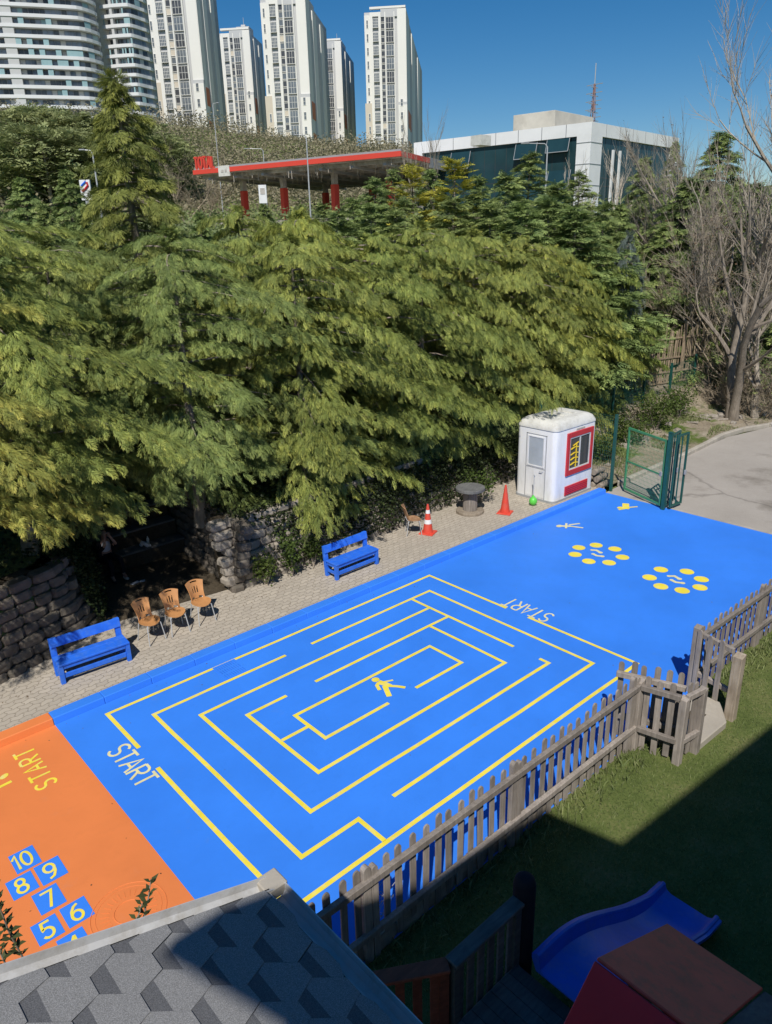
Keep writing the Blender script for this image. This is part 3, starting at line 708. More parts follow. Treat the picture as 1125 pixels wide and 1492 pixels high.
# ------------------------------------------------------------------ green gate and wire fences
def post(m, x, y, z0, z1, r=.035): m.box((x, y, (z0+z1)/2), (r*2, r*2, z1-z0))
def wire(m, p, q, z0, z1, dx, dz, r=.0035):
    p, q = V3(p, float), V3(q, float); L = np.linalg.norm(q-p); n = int(L/dx)
    for i in range(1, n):
        a = p+(q-p)*i/n; m.beam((*a, z0), (*a, z1), r*2, r*2)
    k = int((z1-z0)/dz)
    for j in range(k+1):
        zz = z0+(z1-z0)*j/k; m.beam((*p, zz), (*q, zz), r*2, r*2)
def gate_leaf(p, q, z0, z1, label, mat, bars, mid, mesh):
    p, q = V3(p, float), V3(q, float); L = np.linalg.norm(q-p)
    t = empty('gate_leaf', (*p, 0), atan2(*(q-p)[::-1]), label, 'gate', 'green gate leaves')
    m = MB()
    for x in (0, L): post(m, x, 0, z0, z1, .026)
    for zz in (z0+.03, z1-.03): m.beam((.033, 0, zz), (L-.033, 0, zz), .05, .06)
    m.build('frame', mat, t)
    if mid: m = MB(); m.beam((.033, 0, z0+.95), (L-.033, 0, z0+.95), .04, .045); m.build('mid_rail', mat, t)
    for k in range(bars):
        m = MB(); x = L*(k+1)/(bars+1); m.tube([(x, 0, z0+.06), (x, 0, z1-.06)], .022, 8); m.build('bar', mat, t)
    if mesh: m = MB(); wire(m, (.03, .0), (L-.03, .0), z0+.06, z1-.06, .06, .12, .0022); m.build('wire_mesh', mat, t)
    m = MB(); m.box((L-.03, -.05, z0+1.0), (.08, .05, .14)); m.build('latch', M['grey'], t, bevel=.006)
gate_leaf((17.12, .02), (16.47, -1.56), .08, 2.12, 'light green gate leaf with fine wire mesh, standing ajar at the court edge', M['green'], 0, True, True)
gate_leaf((16.50, -1.72), (17.14, -1.62), .08, 2.30, 'dark green barred gate leaf seen edge-on at the road side', M['dgreen'], 2, False, False)
gate_leaf((16.52, -1.86), (17.10, -1.90), .08, 2.30, 'dark green barred gate leaf folded in front of the other one', M['dgreen'], 1, False, False)
m = MB(); post(m, 16.42, -1.70, 0, 2.36, .05); m.box((16.42, -1.70, 2.375), (.12, .12, .03)); tag(m.build('gate_post', M['dgreen']), 'dark green square gate post at the court edge', 'post')
def wire_fence(pts, zs, h, label, step=2.2, dx=.07, dz=.14, r=.0026):
    t = empty('wire_fence', (*pts[0], 0), 0, label, 'wire fence')
    pm = []
    for i in range(len(pts)-1):
        a, b = V3(pts[i]), V3(pts[i+1]); n = max(1, round(np.linalg.norm(b-a)/step))
        for k in range(n):
            c, d = a+(b-a)*k/n, a+(b-a)*(k+1)/n; z = zs[i]+(zs[i+1]-zs[i])*(k+.5)/n
            m = MB(); wire(m, c, d, z+.08, z+h-.1, dx, dz, r); m.build('wire_mesh', M['dgreen'], t, world=True)
            pm.append((c, zs[i]+(zs[i+1]-zs[i])*k/n))
    pm.append((V3(pts[-1]), zs[-1]))
    for c, z in pm:
        m = MB(); post(m, c[0], c[1], z-.15, z+h, .04); m.box((c[0], c[1], z+h+.01), (.09, .09, .02)); m.build('post', M['dgreen'], t, world=True)
wire_fence([(16.88, .36), (17.05, 3.4)], [0, .1], 2.5, 'dark green wire mesh fence between the kiosk and the gate', 3.1)
wire_fence([(17.3, 3.55), (24.9, 3.95), (29.8, 4.2)], [.75, 1.0, 1.2], 1.35, 'low green wire fence running along the top of the stone wall', 2.6)
# low stone wall under it
def block(m, c, d, rz=0, j=.02, rg=random):
    hx, hy, hz = d[0]/2, d[1]/2, d[2]/2; co, si = cos(rz), sin(rz); b = .34
    vs = []
    for z, k in ((-hz, .84), (-hz*.5, 1.0), (hz*.5, 1.0), (hz, .84)):
        for x, y in ((-1, -1+b), (-1+b, -1), (1-b, -1), (1, -1+b), (1, 1-b), (1-b, 1), (-1+b, 1), (-1, 1-b)):
            X_, Y_ = x*hx*(k if abs(x) == 1 else k), y*hy*k
            X_ += rg.uniform(-j, j); Y_ += rg.uniform(-j, j)
            vs.append((c[0]+X_*co-Y_*si, c[1]+X_*si+Y_*co, c[2]+z+rg.uniform(-j, j)*.5))
    fs = [tuple(range(7, -1, -1)), tuple(range(24, 32))]
    for r_ in range(3): fs += [(r_*8+k, r_*8+(k+1) % 8, r_*8+8+(k+1) % 8, r_*8+8+k) for k in range(8)]
    m.add(vs, fs)
def stone_wall(pts, z0, h, label, mat, bl=.46, bh=.21, th=.34, seed=1, batter=.05):
    rg = random.Random(seed); t = empty('stone_wall', (*pts[0], 0), 0, label, 'wall')
    P = [V3(p, float) for p in pts]; seg = [np.linalg.norm(P[i+1]-P[i]) for i in range(len(P)-1)]; S = sum(seg)
    def along(s):
        for i, l in enumerate(seg):
            if s <= l or i == len(seg)-1:
                d = (P[i+1]-P[i])/l; return P[i]+d*min(s, l*1.02), d
            s -= l
    m = MB()
    for r_ in range(int(h/bh)):
        s = -rg.uniform(0, bl)*.7
        while s < S:
            l = bl*rg.uniform(.72, 1.25); mid = min(max(s+l/2, 0), S)
            p, d = along(mid); nn = V3([-d[1], d[0]])
            p = p+nn*(th/2+batter*r_+rg.uniform(-.025, .025))
            block(m, (p[0], p[1], z0+bh*(r_+.5)+rg.uniform(-.008, .008)), (l*.97, th, bh*.97), atan2(d[1], d[0])+rg.uniform(-.04, .04), .014, rg)
            s += l
    m.build('stones', mat, t, world=True, smooth=False)
    m = MB()                                       # dark mortar core behind the stones
    for i in range(len(P)-1):
        d = (P[i+1]-P[i])/seg[i]; nn = V3([-d[1], d[0]]); a, b = P[i]+nn*(th*.62+.02), P[i+1]+nn*(th*.62+.02)-d*(.75 if i == len(P)-2 else 0)
        k = nn*batter*(h/bh)
        m.add([(*a, z0-.1), (*b, z0-.1), (*(b+nn*.5), z0-.1), (*(a+nn*.5), z0-.1), (*(a+k), z0+h-.06), (*(b+k), z0+h-.06), (*(b+k+nn*.3), z0+h-.06), (*(a+k+nn*.3), z0+h-.06)],
              [(3, 2, 1, 0), (4, 5, 6, 7), (0, 1, 5, 4), (1, 2, 6, 5), (2, 3, 7, 6), (3, 0, 4, 7)])
    m.build('core', M['soil'], t, world=True)
    return t
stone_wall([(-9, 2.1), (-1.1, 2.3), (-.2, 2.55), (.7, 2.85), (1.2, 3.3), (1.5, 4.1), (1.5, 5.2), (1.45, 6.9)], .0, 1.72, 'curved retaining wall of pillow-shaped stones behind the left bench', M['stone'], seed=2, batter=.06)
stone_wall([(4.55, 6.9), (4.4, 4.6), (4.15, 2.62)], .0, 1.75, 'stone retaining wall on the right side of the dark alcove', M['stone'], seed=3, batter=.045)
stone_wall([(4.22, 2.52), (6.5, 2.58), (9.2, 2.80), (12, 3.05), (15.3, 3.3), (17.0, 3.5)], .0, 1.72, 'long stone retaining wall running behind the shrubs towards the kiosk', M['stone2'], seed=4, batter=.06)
stone_wall([(17.3, 3.3), (24.6, 3.7), (30.5, 4.0)], .0, .95, 'low stone wall below the wire fence beside the road', M['stone2'], seed=5, bl=.6, bh=.24)
t = empty('retained_bank', (5.6, 4.6, 0), 0, 'earth bank held up between the alcove and the long stone wall', 'bank')
m = MB(); m.hexa([(4.62, 2.85, -.1), (9.0, 3.2, -.1), (9.0, 6.9, -.1), (4.95, 6.9, -.1)], [(4.95, 3.3, 1.55), (9.0, 3.6, 1.40), (9.0, 6.9, 1.6), (5.05, 6.9, 1.95)]); m.build('earth', M['soil'], t, world=True)
# alcove back: two timber tiers used as seats
t = empty('tiered_seat', (3.35, 6.4, .05), 0, 'dark timber seating tiers across the back of the shaded alcove', 'seat')
for k in range(3):
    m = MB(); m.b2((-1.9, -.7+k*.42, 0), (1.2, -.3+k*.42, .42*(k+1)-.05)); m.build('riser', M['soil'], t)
    m = MB(); m.b2((-1.9, -.73+k*.42, .42*(k+1)-.05), (1.2, -.3+k*.42, .42*(k+1))); m.build('seat', M['greywood'], t, bevel=.006)
def skinned(name, pts, edges, rad, mat, parent, sub=2, root=0):
    me = bpy.data.meshes.new(name); me.from_pydata([tuple(p) for p in pts], edges, []); me.materials.append(mat)
    o = link(name, me, parent); sk = o.modifiers.new('skin', 'SKIN'); sk.use_smooth_shade = True
    for i, r in enumerate(rad):
        d = me.skin_vertices[0].data[i]; d.radius = (r, r) if not hasattr(r, '__len__') else r; d.use_root = (i == root)
    ss = o.modifiers.new('sub', 'SUBSURF'); ss.levels = ss.render_levels = sub
    dg = bpy.context.evaluated_depsgraph_get(); m2 = bpy.data.meshes.new_from_object(o.evaluated_get(dg)); o.modifiers.clear(); o.data = m2
    for p in m2.polygons: p.use_smooth = True
    return o
pr_ = empty('person', (2.42, 5.62, .47), radians(6), 'person in dark jacket and light shirt seated in the shaded alcove, hands raised to face', 'person')
J = {'pel': (0, .08, .10), 'wai': (0, .06, .27), 'che': (0, .03, .46), 'nek': (0, .02, .58), 'hd0': (0, .0, .66), 'hd1': (0, -.012, .74), 'hd2': (0, .0, .82)}
names = list(J); P_ = [J[k] for k in names]; R_ = [(.15, .12), (.135, .10), (.155, .105), .052, (.068, .078), (.078, .095), (.055, .065)]; E_ = [(i, i+1) for i in range(6)]
def chain(start, pts, rads):
    a = start
    for p, r in zip(pts, rads): P_.append(p); R_.append(r); E_.append((a, len(P_)-1)); a = len(P_)-1
    return a
limb = {}
for s_ in (-1, 1):
    h_ = chain(2, [(s_*.17, .03, .50), (s_*.24, -.10, .33), (s_*.14, -.26, .50), (s_*.075, -.17, .66)], [.060, .048, .038, .028]); limb['a', s_] = h_
    pb_ = chain(h_, [(s_*.060, -.145, .715)], [.030])
    for f in range(4): chain(pb_, [(s_*(.030+.020*f), -.135, .755-.004*f), (s_*(.026+.018*f), -.120, .785-.01*abs(f-1.5))], [.0105, .008])
    chain(h_, [(s_*.040, -.150, .685), (s_*.025, -.125, .705)], [.012, .009])
    chain(0, [(s_*.10, -.02, .08), (s_*.14, -.40, .10), (s_*.15, -.42, -.30), (s_*.16, -.55, -.36)], [.085, .062, .042, .036])
skinned('body', P_, E_, R_, M['skin'], pr_)
B_ = lambda k: V3(J[k])
skinned('shirt', [(0, .055, .22), (0, .045, .34), (0, .02, .46), (0, .015, .545)], [(0, 1), (1, 2), (2, 3)], [(.150, .122), (.155, .125), (.160, .122), (.085, .075)], M['shirt'], pr_)
jp = [(0, .14, .12), (0, .12, .30), (0, .09, .50)]; je = [(0, 1), (1, 2)]; jr = [(.17, .07), (.175, .07), (.165, .06)]
for s_ in (-1, 1):
    k = len(jp); jp += [(s_*.15, .04, .515), (s_*.20, .0, .46), (s_*.245, -.10, .33), (s_*.15, -.25, .49)]; je += [(2, k), (k, k+1), (k+1, k+2), (k+2, k+3)]; jr += [.07, .068, .060, .050]
    k = len(jp); jp += [(s_*.15, .02, .30), (s_*.15, .03, .12)]; je += [(k-3, k), (k, k+1)]; jr += [(.05, .09), (.05, .10)]
skinned('jacket', jp, je, jr, M['jacket'], pr_)
tp = [(0, .07, .10)]; te = []; tr = [(.16, .13)]
for s_ in (-1, 1): k = len(tp); tp += [(s_*.10, -.02, .085), (s_*.14, -.40, .105), (s_*.15, -.42, -.28)]; te += [(0, k), (k, k+1), (k+1, k+2)]; tr += [.098, .076, .060]
skinned('trousers', tp, te, tr, M['jacket'], pr_)
for s_ in (-1, 1): skinned('shoe', [(s_*.15, -.40, -.375), (s_*.155, -.50, -.385), (s_*.16, -.60, -.39)], [(0, 1), (1, 2)], [(.045, .045), (.05, .04), (.042, .03)], M['sandal'] if s_ > 0 else M['dark'], pr_)
skinned('hair', [(0, .045, .70), (0, .035, .80), (0, .0, .845), (0, -.035, .835)], [(0, 1), (1, 2), (2, 3)], [(.068, .05), (.088, .075), (.082, .065), (.06, .035)], M['hair'], pr_)
m = MB()
for s_ in (-1, 1): m.ball((s_*.030, -.088, .750), .011, 8, 6)
m.build('eye', M['white'], pr_, smooth=True)
m = MB(); m.hexa([(-.016, -.086, .700), (.016, -.086, .700), (.012, -.075, .700), (-.012, -.075, .700)], [(-.006, -.096, .745), (.006, -.096, .745), (.006, -.08, .745), (-.006, -.08, .745)]); m.build('nose', M['skin'], pr_, smooth=True)
m = MB(); m.beam((-.022, -.086, .682), (.022, -.086, .682), .006, .008); m.build('mouth', M['red'], pr_)
m = MB(); m.lathe([(.035, 0), (.036, .16), (.012, .21), (.012, .24)], (3.62, 5.87, .47), 12); tag(m.build('bottle', M['bottle'], smooth=True), 'pale plastic bottle standing on the dark seating tier', 'bottle')
m = MB(); rg = random.Random(3)
m.tube([(3.40, 5.84, .52), (3.44, 5.80, .60), (3.50, 5.82, .55), (3.55, 5.74, .49), (3.62, 5.72, .49)], [.05, .06, .055, .05, .03], 8); tag(m.build('rag', M['shirt'], smooth=True), 'crumpled pale cloth left on the dark seating tier', 'cloth')
m = MB(); m.box((2.68, 4.75, .06), (.22, .10, .012), .3); m.box((2.86, 4.72, .065), (.12, .08, .02), -.4); tag(m.build('litter', M['shirt']), 'torn white paper lying on the alcove floor', 'paper')

# ------------------------------------------------------------------ wooden picket fence, steps and gate leaves
def picket(m, x, y, d, z0, z1, w=.088, th=.022, lean=0.0, rg=random):
    """flat paling with a rounded top; d = direction along the fence"""
    d = V3(d, float); n = V3([-d[1], d[0]]); c = V3([x, y]); k = 7
    prof = [(-w/2, z0), (w/2, z0)]+[(w/2*cos(pi*i/k), z1-w*.55+w*.55*sin(pi*i/k)) for i in range(k+1)]
    vs = []
    for s in (-1, 1):
        for u, z in prof:
            p = c+d*(u+lean*(z-z0))+n*s*th/2; vs.append((p[0], p[1], z))
    N = len(prof)
    m.add(vs, [tuple(range(N-1, -1, -1)), tuple(range(N, 2*N))]+[(i, (i+1) % N, N+(i+1) % N, N+i) for i in range(N)])
def picket_fence(p, q, label, zt=1.38, z0=0.0, side=1, sp=.205, posts=(), mat='fencewood', name='picket_fence', rails=(1.2, .42), seed=1, first=.08):
    rg = random.Random(seed); p, q = V3(p, float), V3(q, float); L = np.linalg.norm(q-p); d = (q-p)/L; n = V3([-d[1], d[0]])*side
    t = empty(name, (*p, 0), 0, label, 'fence')
    k = 0; s = first
    while s < L-.03:
        if not any(abs(s-a) < .075 for a in posts):
            c = p+d*s+n*.028
            m = MB(); picket(m, c[0], c[1], d, z0+.02+rg.uniform(-.02, .03), zt+rg.uniform(-.03, .03), .088+rg.uniform(-.008, .008), .022, rg.uniform(-.02, .02)); m.build('picket', M[mat], t, world=True)
        s += sp*rg.uniform(.94, 1.06)
    for z in rails:
        m = MB(); a, b = p-n*.03, q-n*.03; j = [rg.uniform(-.012, .012) for _ in range(2)]
        m.beam((*a, z+j[0]), (*b, z+j[1]), .07, .095); m.build('rail', M[mat], t, world=True, bevel=.008)
    for a in posts:
        c = p+d*a+n*.01
        m = MB(); picket(m, c[0]-d[0]*.05, c[1]-d[1]*.05, d, z0-.05, zt+.03, .10, .07); picket(m, c[0]+d[0]*.06, c[1]+d[1]*.06, d, z0-.05, zt-.02, .085, .07); m.build('post', M[mat], t, world=True)
    return t
picket_fence((-2.2, -6.82), (5.80, -6.93), 'long weathered picket fence along the lawn side of the blue court', posts=(2.52, 5.05, 7.92), seed=2)
picket_fence((5.84, -6.98), (5.98, -7.56), 'short return of the weathered picket fence, lawn side of the corner', posts=(), side=1, sp=.19, seed=3)
picket_fence((5.90, -6.50), (6.28, -7.48), 'weathered picket gate leaf swung open behind the fence corner', posts=(), side=1, sp=.18, seed=4, zt=1.42, name='picket_gate')
picket_fence((6.02, -7.60), (6.44, -7.66), 'narrow end panel of the picket fence beside the concrete step', posts=(), sp=.15, seed=5, first=.12)
picket_fence((7.98, -6.82), (7.84, -7.50), 'weathered picket gate leaf on the far side of the concrete step', posts=(), side=-1, sp=.22, seed=6, name='picket_gate', zt=1.30)
picket_fence((8.05, -6.88), (17.5, -7.12), 'weathered picket fence running away to the right edge beyond the step', posts=(2.4, 4.9, 7.3), seed=7, zt=1.34)
def fpost(x, y, w, h, label, mat='fencewood', rz=0, top=True):
    m = MB(); m.hexa([(x-w/2, y-w/2, -.1), (x+w/2, y-w/2, -.1), (x+w/2, y+w/2, -.1), (x-w/2, y+w/2, -.1)], [(x-w/2, y-w/2, h-.03), (x+w/2, y-w/2, h), (x+w/2, y+w/2, h), (x-w/2, y+w/2, h-.03)])
    tag(m.build('fence_post', M[mat], bevel=.008), label, 'post', 'fence posts round the step')
fpost(5.84, -6.93, .13, 1.30, 'square fence post at the inner corner of the picket fence'); fpost(6.0, -7.60, .12, 1.22, 'fence post ending the short lawn-side return')
fpost(6.46, -7.66, .12, 1.20, 'fence post on the near side of the concrete step'); fpost(7.72, -7.66, .16, 1.26, 'thick sunlit fence post on the far side of the concrete step', 'fencewood2')
fpost(8.02, -6.80, .12, 1.34, 'fence post where the far picket fence meets the step')
t = empty('concrete_step', (7.0, -7.3, 0), 0, 'worn concrete step slab between the picket gates', 'step')
m = MB(); m.add([(6.42, -7.70, 0), (7.40, -7.74, 0), (7.86, -7.42, 0), (7.88, -6.98, 0), (6.42, -6.98, 0), (6.42, -7.70, .14), (7.40, -7.74, .14), (7.86, -7.42, .14), (7.88, -6.98, .14), (6.42, -6.98, .14)],
                [(4, 3, 2, 1, 0), (5, 6, 7, 8, 9), (0, 1, 6, 5), (1, 2, 7, 6), (2, 3, 8, 7), (3, 4, 9, 8), (4, 0, 5, 9)]); m.build('slab', M['concrete'], t, world=True, bevel=.015)
m = MB(); m.b2((7.02, -7.42, .138), (7.34, -7.18, .144)); m.build('plate', M['soil'], t, world=True)
m = MB(); m.ball((2.17, -6.72, .10), .085, 14, 9); tag(m.build('ball', M['red'], smooth=True), 'small red ball lying behind the picket fence', 'ball')
m = MB(); rg = random.Random(8)
for k in range(9):
    p = V3([.62+rg.uniform(-.05, .05), -6.70, .3]); pts = [p]
    for j in range(4): pts.append(pts[-1]+V3([rg.uniform(-.14, .14), rg.uniform(-.05, .05), rg.uniform(.02, .20)]))
    m.tube(pts, .0035, 4)
tag(m.build('tangled_wire', M['steel']), 'tangle of thin wire caught on the picket fence', 'wire')
rg = random.Random(21)
for k in range(9):
    s = rg.uniform(-.2, 5.6); m = MB(); block(m, (s, -6.72+rg.uniform(-.04, .04), .06), (rg.uniform(.14, .3), .10, rg.uniform(.10, .24)), rg.uniform(-.2, .2), .02, rg)
    o = m.build('edging_stone', M['redwood'] if k == 3 else M['stone2'])
    tag(o, 'reddish edging block lying at the foot of the picket fence' if k == 3 else 'grey edging stone lying at the foot of the picket fence', 'stone', None if k == 3 else 'edging stones along the picket fence')

m = MB(); rg = random.Random(44); x = -2.1
while x < 5.7:
    l = rg.uniform(.45, .9); h = rg.uniform(.20, .27); block(m, (x+l/2, -6.775+rg.uniform(-.015, .015), h/2-.01), (l*.98, .13, h+.02), rg.uniform(-.02, .02), .010, rg); x += l
tag(m.build('stone_edging', M['stone2']), 'row of grey edging stones along the court side of the picket fence', 'edging')
# ------------------------------------------------------------------ shingled porch roof below the camera
EZ, EX, EY, SL = 3.63, -1.69, -8.215, .347
def rz_(x): return EZ+SL*(EX-x)
t = empty('porch_roof', (EX, EY, EZ), 0, 'grey hexagonal shingle porch roof with pale metal gutter in the foreground', 'roof')
m = MB(); m.hexa([(-9, -12.2, rz_(-9)-.25), (EX-.02, -12.2, EZ-.25), (EX-.02, EY-.03, EZ-.25), (-9, EY-.03, rz_(-9)-.25)], [(-9, -12.2, rz_(-9)-.012), (EX-.02, -12.2, EZ-.012), (EX-.02, EY-.03, EZ-.012), (-9, EY-.03, rz_(-9)-.012)])
def shingle_mat(name, c, k):
    tt = NT(name); v = tt.coord(); f = tt.noise(v, 160, 2, .7); g = tt.noise(v, 2.5, 4)
    col = tt.ramp(f, [(.3, mul(c, .62)), (.5, c), (.72, mul(c, 1.55))]); col = tt.mix(tt.ramp(g, [(.4, 0.0), (.75, .3)]), col, mul(c, .7))
    tt.base(col); tt.set(Roughness=.95); tt.bsdf.inputs['Specular IOR Level'].default_value = .2; tt.bump(f, .5, .003); return tt.m
M['shingle'] = shingle_mat('grey_mineral_shingle', (.27, .265, .26), 1); M['shband'] = shingle_mat('dark_shingle_band', (.135, .135, .14), 1)
m.build('deck', M['dark'], t, world=True)
# tabs: courses run along y and fall towards +x.  (s = distance up the slope from the eave, w = along the eave)
m = MB(); CS = 1/sqrt(1+SL*SL)
def rp(s, wv, lift): x = -1.60-s*CS; return (x+lift*SL*CS, -8.13-wv, rz_(x)+lift*CS)
rgs = random.Random(6)
for r_ in range(-7, 40):
    s0 = 1.239+(r_-1)*.184
    if s0 < .0: continue
    for k in range(-2, 10):
        w0 = .346+k*.467+(.2335 if r_ % 2 == 0 else 0)
        j = lambda: rgs.uniform(-.004, .004)
        pts = [(s0-.186, w0-.066), (s0-.186, w0+.066), (s0, w0+.166), (s0+.186, w0+.067), (s0+.186, w0-.067), (s0, w0-.166)]
        pts = [(max(.10, a+j()), max(.105, b+j())) for a, b in pts]
        l = rgs.uniform(0, .002); hts = [.0130+l, .0130+l, .0085+l, .004+l, .004+l, .0085+l]
        lo = [rp(p[0], p[1], -.006) for p in pts]; hi = [rp(p[0], p[1], h) for p, h in zip(pts, hts)]
        dk = [rp(max(.10, a), max(.105, b), .0066+l) for a, b in ((s0+.075, w0+.118), (s0+.075, w0-.118))]
        v = lo+hi+dk                        # 0-5 under, 6-11 top, 12-13 edge of the printed shade band
        m.mat(0); m.add(v, [(6, 7, 8, 12, 13, 11)]+[(i, (i+1) % 6, 6+(i+1) % 6, 6+i) for i in (0, 1, 5)])
        m.mat(1); m.add(v, [(12, 8, 9, 10, 11, 13)])
m.build('shingle', [M['shingle'], M['shband']], t, world=True, fix=True)
M['gutter'] = paint('pale_gutter_metal', (.52, .52, .52), .1, 3, .45, .5, 0, (.30, .27, .22), 4, .7)
M['gutterdark'] = paint('brown_gutter_edge', (.055, .04, .035), .15, 4, .5, .4)
# verge trough along the +y edge (rises with the roof) and eave gutter along the +x edge
def gutter(p, q, side, name):
    p, q, side = V3(p, float), V3(q, float), V3(side, float); up = V3([0, 0, 1.])
    prof = [(0, .004), (.0, -.045), (.035, -.085), (.085, -.085), (.115, -.045), (.118, .012), (.126, .012), (.124, -.052), (.088, -.095), (.03, -.095), (-.012, -.05), (-.012, .004)]
    m = MB(); n = len(prof)
    m.add([tuple(p+side*a+up*b) for a, b in prof]+[tuple(q+side*a+up*b) for a, b in prof], [(i, (i+1) % n, n+(i+1) % n, n+i) for i in range(n)]+[tuple(range(n-1, -1, -1)), tuple(range(n, 2*n))])
    g = m.build(name, M['gutter'], t, world=True)
    m = MB(); m.beam(tuple(p+side*.145+up*-.03), tuple(q+side*.145+up*-.03), .036, .10); m.build('outer_edge', M['gutterdark'], g)
    L = np.linalg.norm(q-p)
    for k in (.22, .53, .80):
        c = p+(q-p)*k; m = MB(); d = (q-p)/L
        m.beam(tuple(c+side*-.05+up*.016), tuple(c+side*.13+up*.018), .024, .006); m.beam(tuple(c+d*.02+side*-.01+up*.014), tuple(c+d*.05+side*.1+up*-.02), .012, .005); m.build('bracket', M['steel'], g)
    m = MB(); c = p+(q-p)*.12; m.beam(tuple(c+side*.005+up*.005), tuple(c+side*.115+up*.008), .05, .006); m.build('joint', M['steel'], g)
    return g
gutter((-9, EY-.02, rz_(-9)), (EX+.10, EY-.02, rz_(EX+.10)+.0), (0, 1, 0), 'gutter')
gutter((EX-.0, EY-.03, EZ-.02), (EX-.0, -12.2, EZ-.02), (1, 0, 0), 'gutter')
m = MB(); m.box((EX+.06, EY+.05, EZ-.055), (.17, .17, .10)); m.build('gutter_corner', M['concrete'], t, world=True, bevel=.01)
for x in (-1.75, -5.2):
    m = MB(); m.b2((x-.08, -8.4, -.05), (x+.08, -8.24, EZ+.347*(EX-x)-.26)); m.build('pillar', M['fencewood'], t, world=True)

# leafy shoots growing up in front of the gutter
M['l_shrub'] = leafmat('olive_leaf', (.035, .055, .02), (.085, .105, .035), (.13, .12, .05), .2)
M['l_rust'] = leafmat('rusty_leaf', (.10, .045, .02), (.06, .07, .025), (.20, .10, .05), .2)
def shoot(p, h, n, label, lean, seed, sc_=1.0):
    rg = np.random.default_rng(seed); t = empty('leafy_shoot', tuple(p), 0, label, 'plant', 'shoots in front of the gutter')
    pts = [V3([0, 0, 0.])]
    for k in range(9): pts.append(pts[-1]+V3([lean[0]*h/9+rg.uniform(-.008, .008), lean[1]*h/9+rg.uniform(-.008, .008), h/9]))
    m = MB(); m.tube(pts, list(np.linspace(.008, .003, 10)*sc_), 6); m.build('stem', M['bark'], t)
    V = []; Q = []; C = []
    for i in range(n):
        u = (i+.5)/n*.9+.1; b = pts[int(u*9)]+(pts[min(9, int(u*9)+1)]-pts[int(u*9)])*(u*9 % 1); a = i*2.4+rg.uniform(-.4, .4)
        L = rg.uniform(.055, .095)*sc_; wd = L*.26; d = V3([cos(a), sin(a), rg.uniform(.2, .9)]); d /= np.linalg.norm(d)
        s_ = np.cross(d, [0, 0, 1.]); s_ /= np.linalg.norm(s_); nn = np.cross(s_, d); k = len(V)
        V += [b, b+d*L*.45+s_*wd+nn*.006, b+d*L, b+d*L*.45-s_*wd+nn*.006]; Q.append((k, k+1, k+2, k+3)); r1, r2 = rg.random(), rg.random()
        C += [(r1, .0, r2), (r1, .2, r2), (r1, .4, r2), (r1, .2, r2)]
    link('foliage', nmesh('foliage', np.array(V), np.array(Q), [M['l_shrub']], col=np.array(C)), t)


for (px0, py0, z0, h, n, lab, lean, sd_, sc2) in (
        (40, 1404, 4.03, .95, 56, 'tall leafy shoot at the left edge in front of the hopscotch squares', (-.10, .0), 1, .85),
        (10, 1414, 4.05, .30, 14, 'short leafy shoot at the left edge beside a taller one', (.02, .02), 2, .9),
        (212, 1335, 3.84, .26, 16, 'leafy shoot above the gutter, leaning over the manhole cover', (.40, .12), 3, .9),
        (196, 1342, 3.86, .12, 7, 'small leaf tuft low behind the gutter beside the manhole cover', (.3, .1), 4, .8)):
    shoot(at(px0, py0, z0)+V3([0, .05, -.08]), h, n, lab, lean, sd_, sc2)

# ------------------------------------------------------------------ deck, railings, slide, playhouse in the shade
DZ = .80
t = empty('timber_deck', (.2, -9.2, 0), 0, 'weathered grey board deck in the shade beside the slide', 'deck')
rg = random.Random(5)
for k in range(17):
    m = MB(); x0 = -1.45+k*.142; m.b2((x0, -10.9, DZ-.03), (x0+.134, -8.42, DZ+rg.uniform(-.003, .003))); m.build('board', M['greywood'], t, world=True)
m = MB(); m.b2((-1.5, -8.44, DZ-.20), (.98, -8.40, DZ-.032)); m.b2((-1.45, -10.85, DZ-.2), (.95, -8.45, DZ-.035)); m.build('joist', M['fencewood'], t, world=True)
for x, y in ((-1.4, -8.5), (.9, -8.5), (-.3, -8.5), (.9, -10.7)):
    m = MB(); m.box((x, y, .28), (.1, .1, .64)); m.build('leg', M['fencewood'], t, world=True)
def railing(p, q, zt, z0, label, mat, n):
    t = empty('railing', (*p, z0), 0, label, 'railing', 'deck railings'); p, q = V3(p, float), V3(q, float)
    d = (q-p)/np.linalg.norm(q-p)
    m = MB(); m.beam((*(p-d*.05), zt-.02), (*(q+d*.05), zt-.02), .15, .04); m.build('cap_board', M[mat], t, world=True, bevel=.006)
    m = MB(); m.beam((*p, z0+.12), (*q, z0+.12), .04, .09); m.build('bottom_rail', M[mat], t, world=True)
    for k in range(n):
        c = p+(q-p)*(k+.5)/n; m = MB(); m.box((c[0], c[1], (z0+.165+zt-.04)/2), (.085, .022, zt-.04-z0-.165), atan2(d[1], d[0])); m.build('baluster', M[mat], t, world=True)
    for c in (p, q): m = MB(); m.box((c[0], c[1], (z0+zt-.04)/2), (.09, .09, zt-.04-z0), atan2(d[1], d[0])); m.build('post', M[mat], t, world=True)
railing((.05, -8.38), (.94, -8.38), 1.62, .45, 'grey deck railing with a wide cap board next to the slide', 'greywood', 6)
railing((-.62, -8.00), (-.06, -8.34), 1.60, .45, 'red-brown deck railing beside the dark picket fence', 'redwood', 4)
m = MB(); m.lathe([(.115, 0), (.115, 1.72), (.10, 1.79), (.06, 1.83), (.01, 1.84)], (1.10, -8.36, 0), 18); tag(m.build('round_post', M['jacket'], smooth=True), 'thick dark round-topped post between the railing and the slide', 'post')
t = empty('slide', (2.2, -9.0, 0), 0, 'dark blue plastic slide running down from the deck onto the shaded lawn', 'slide')
sx_ = np.linspace(.90, 3.56, 26)
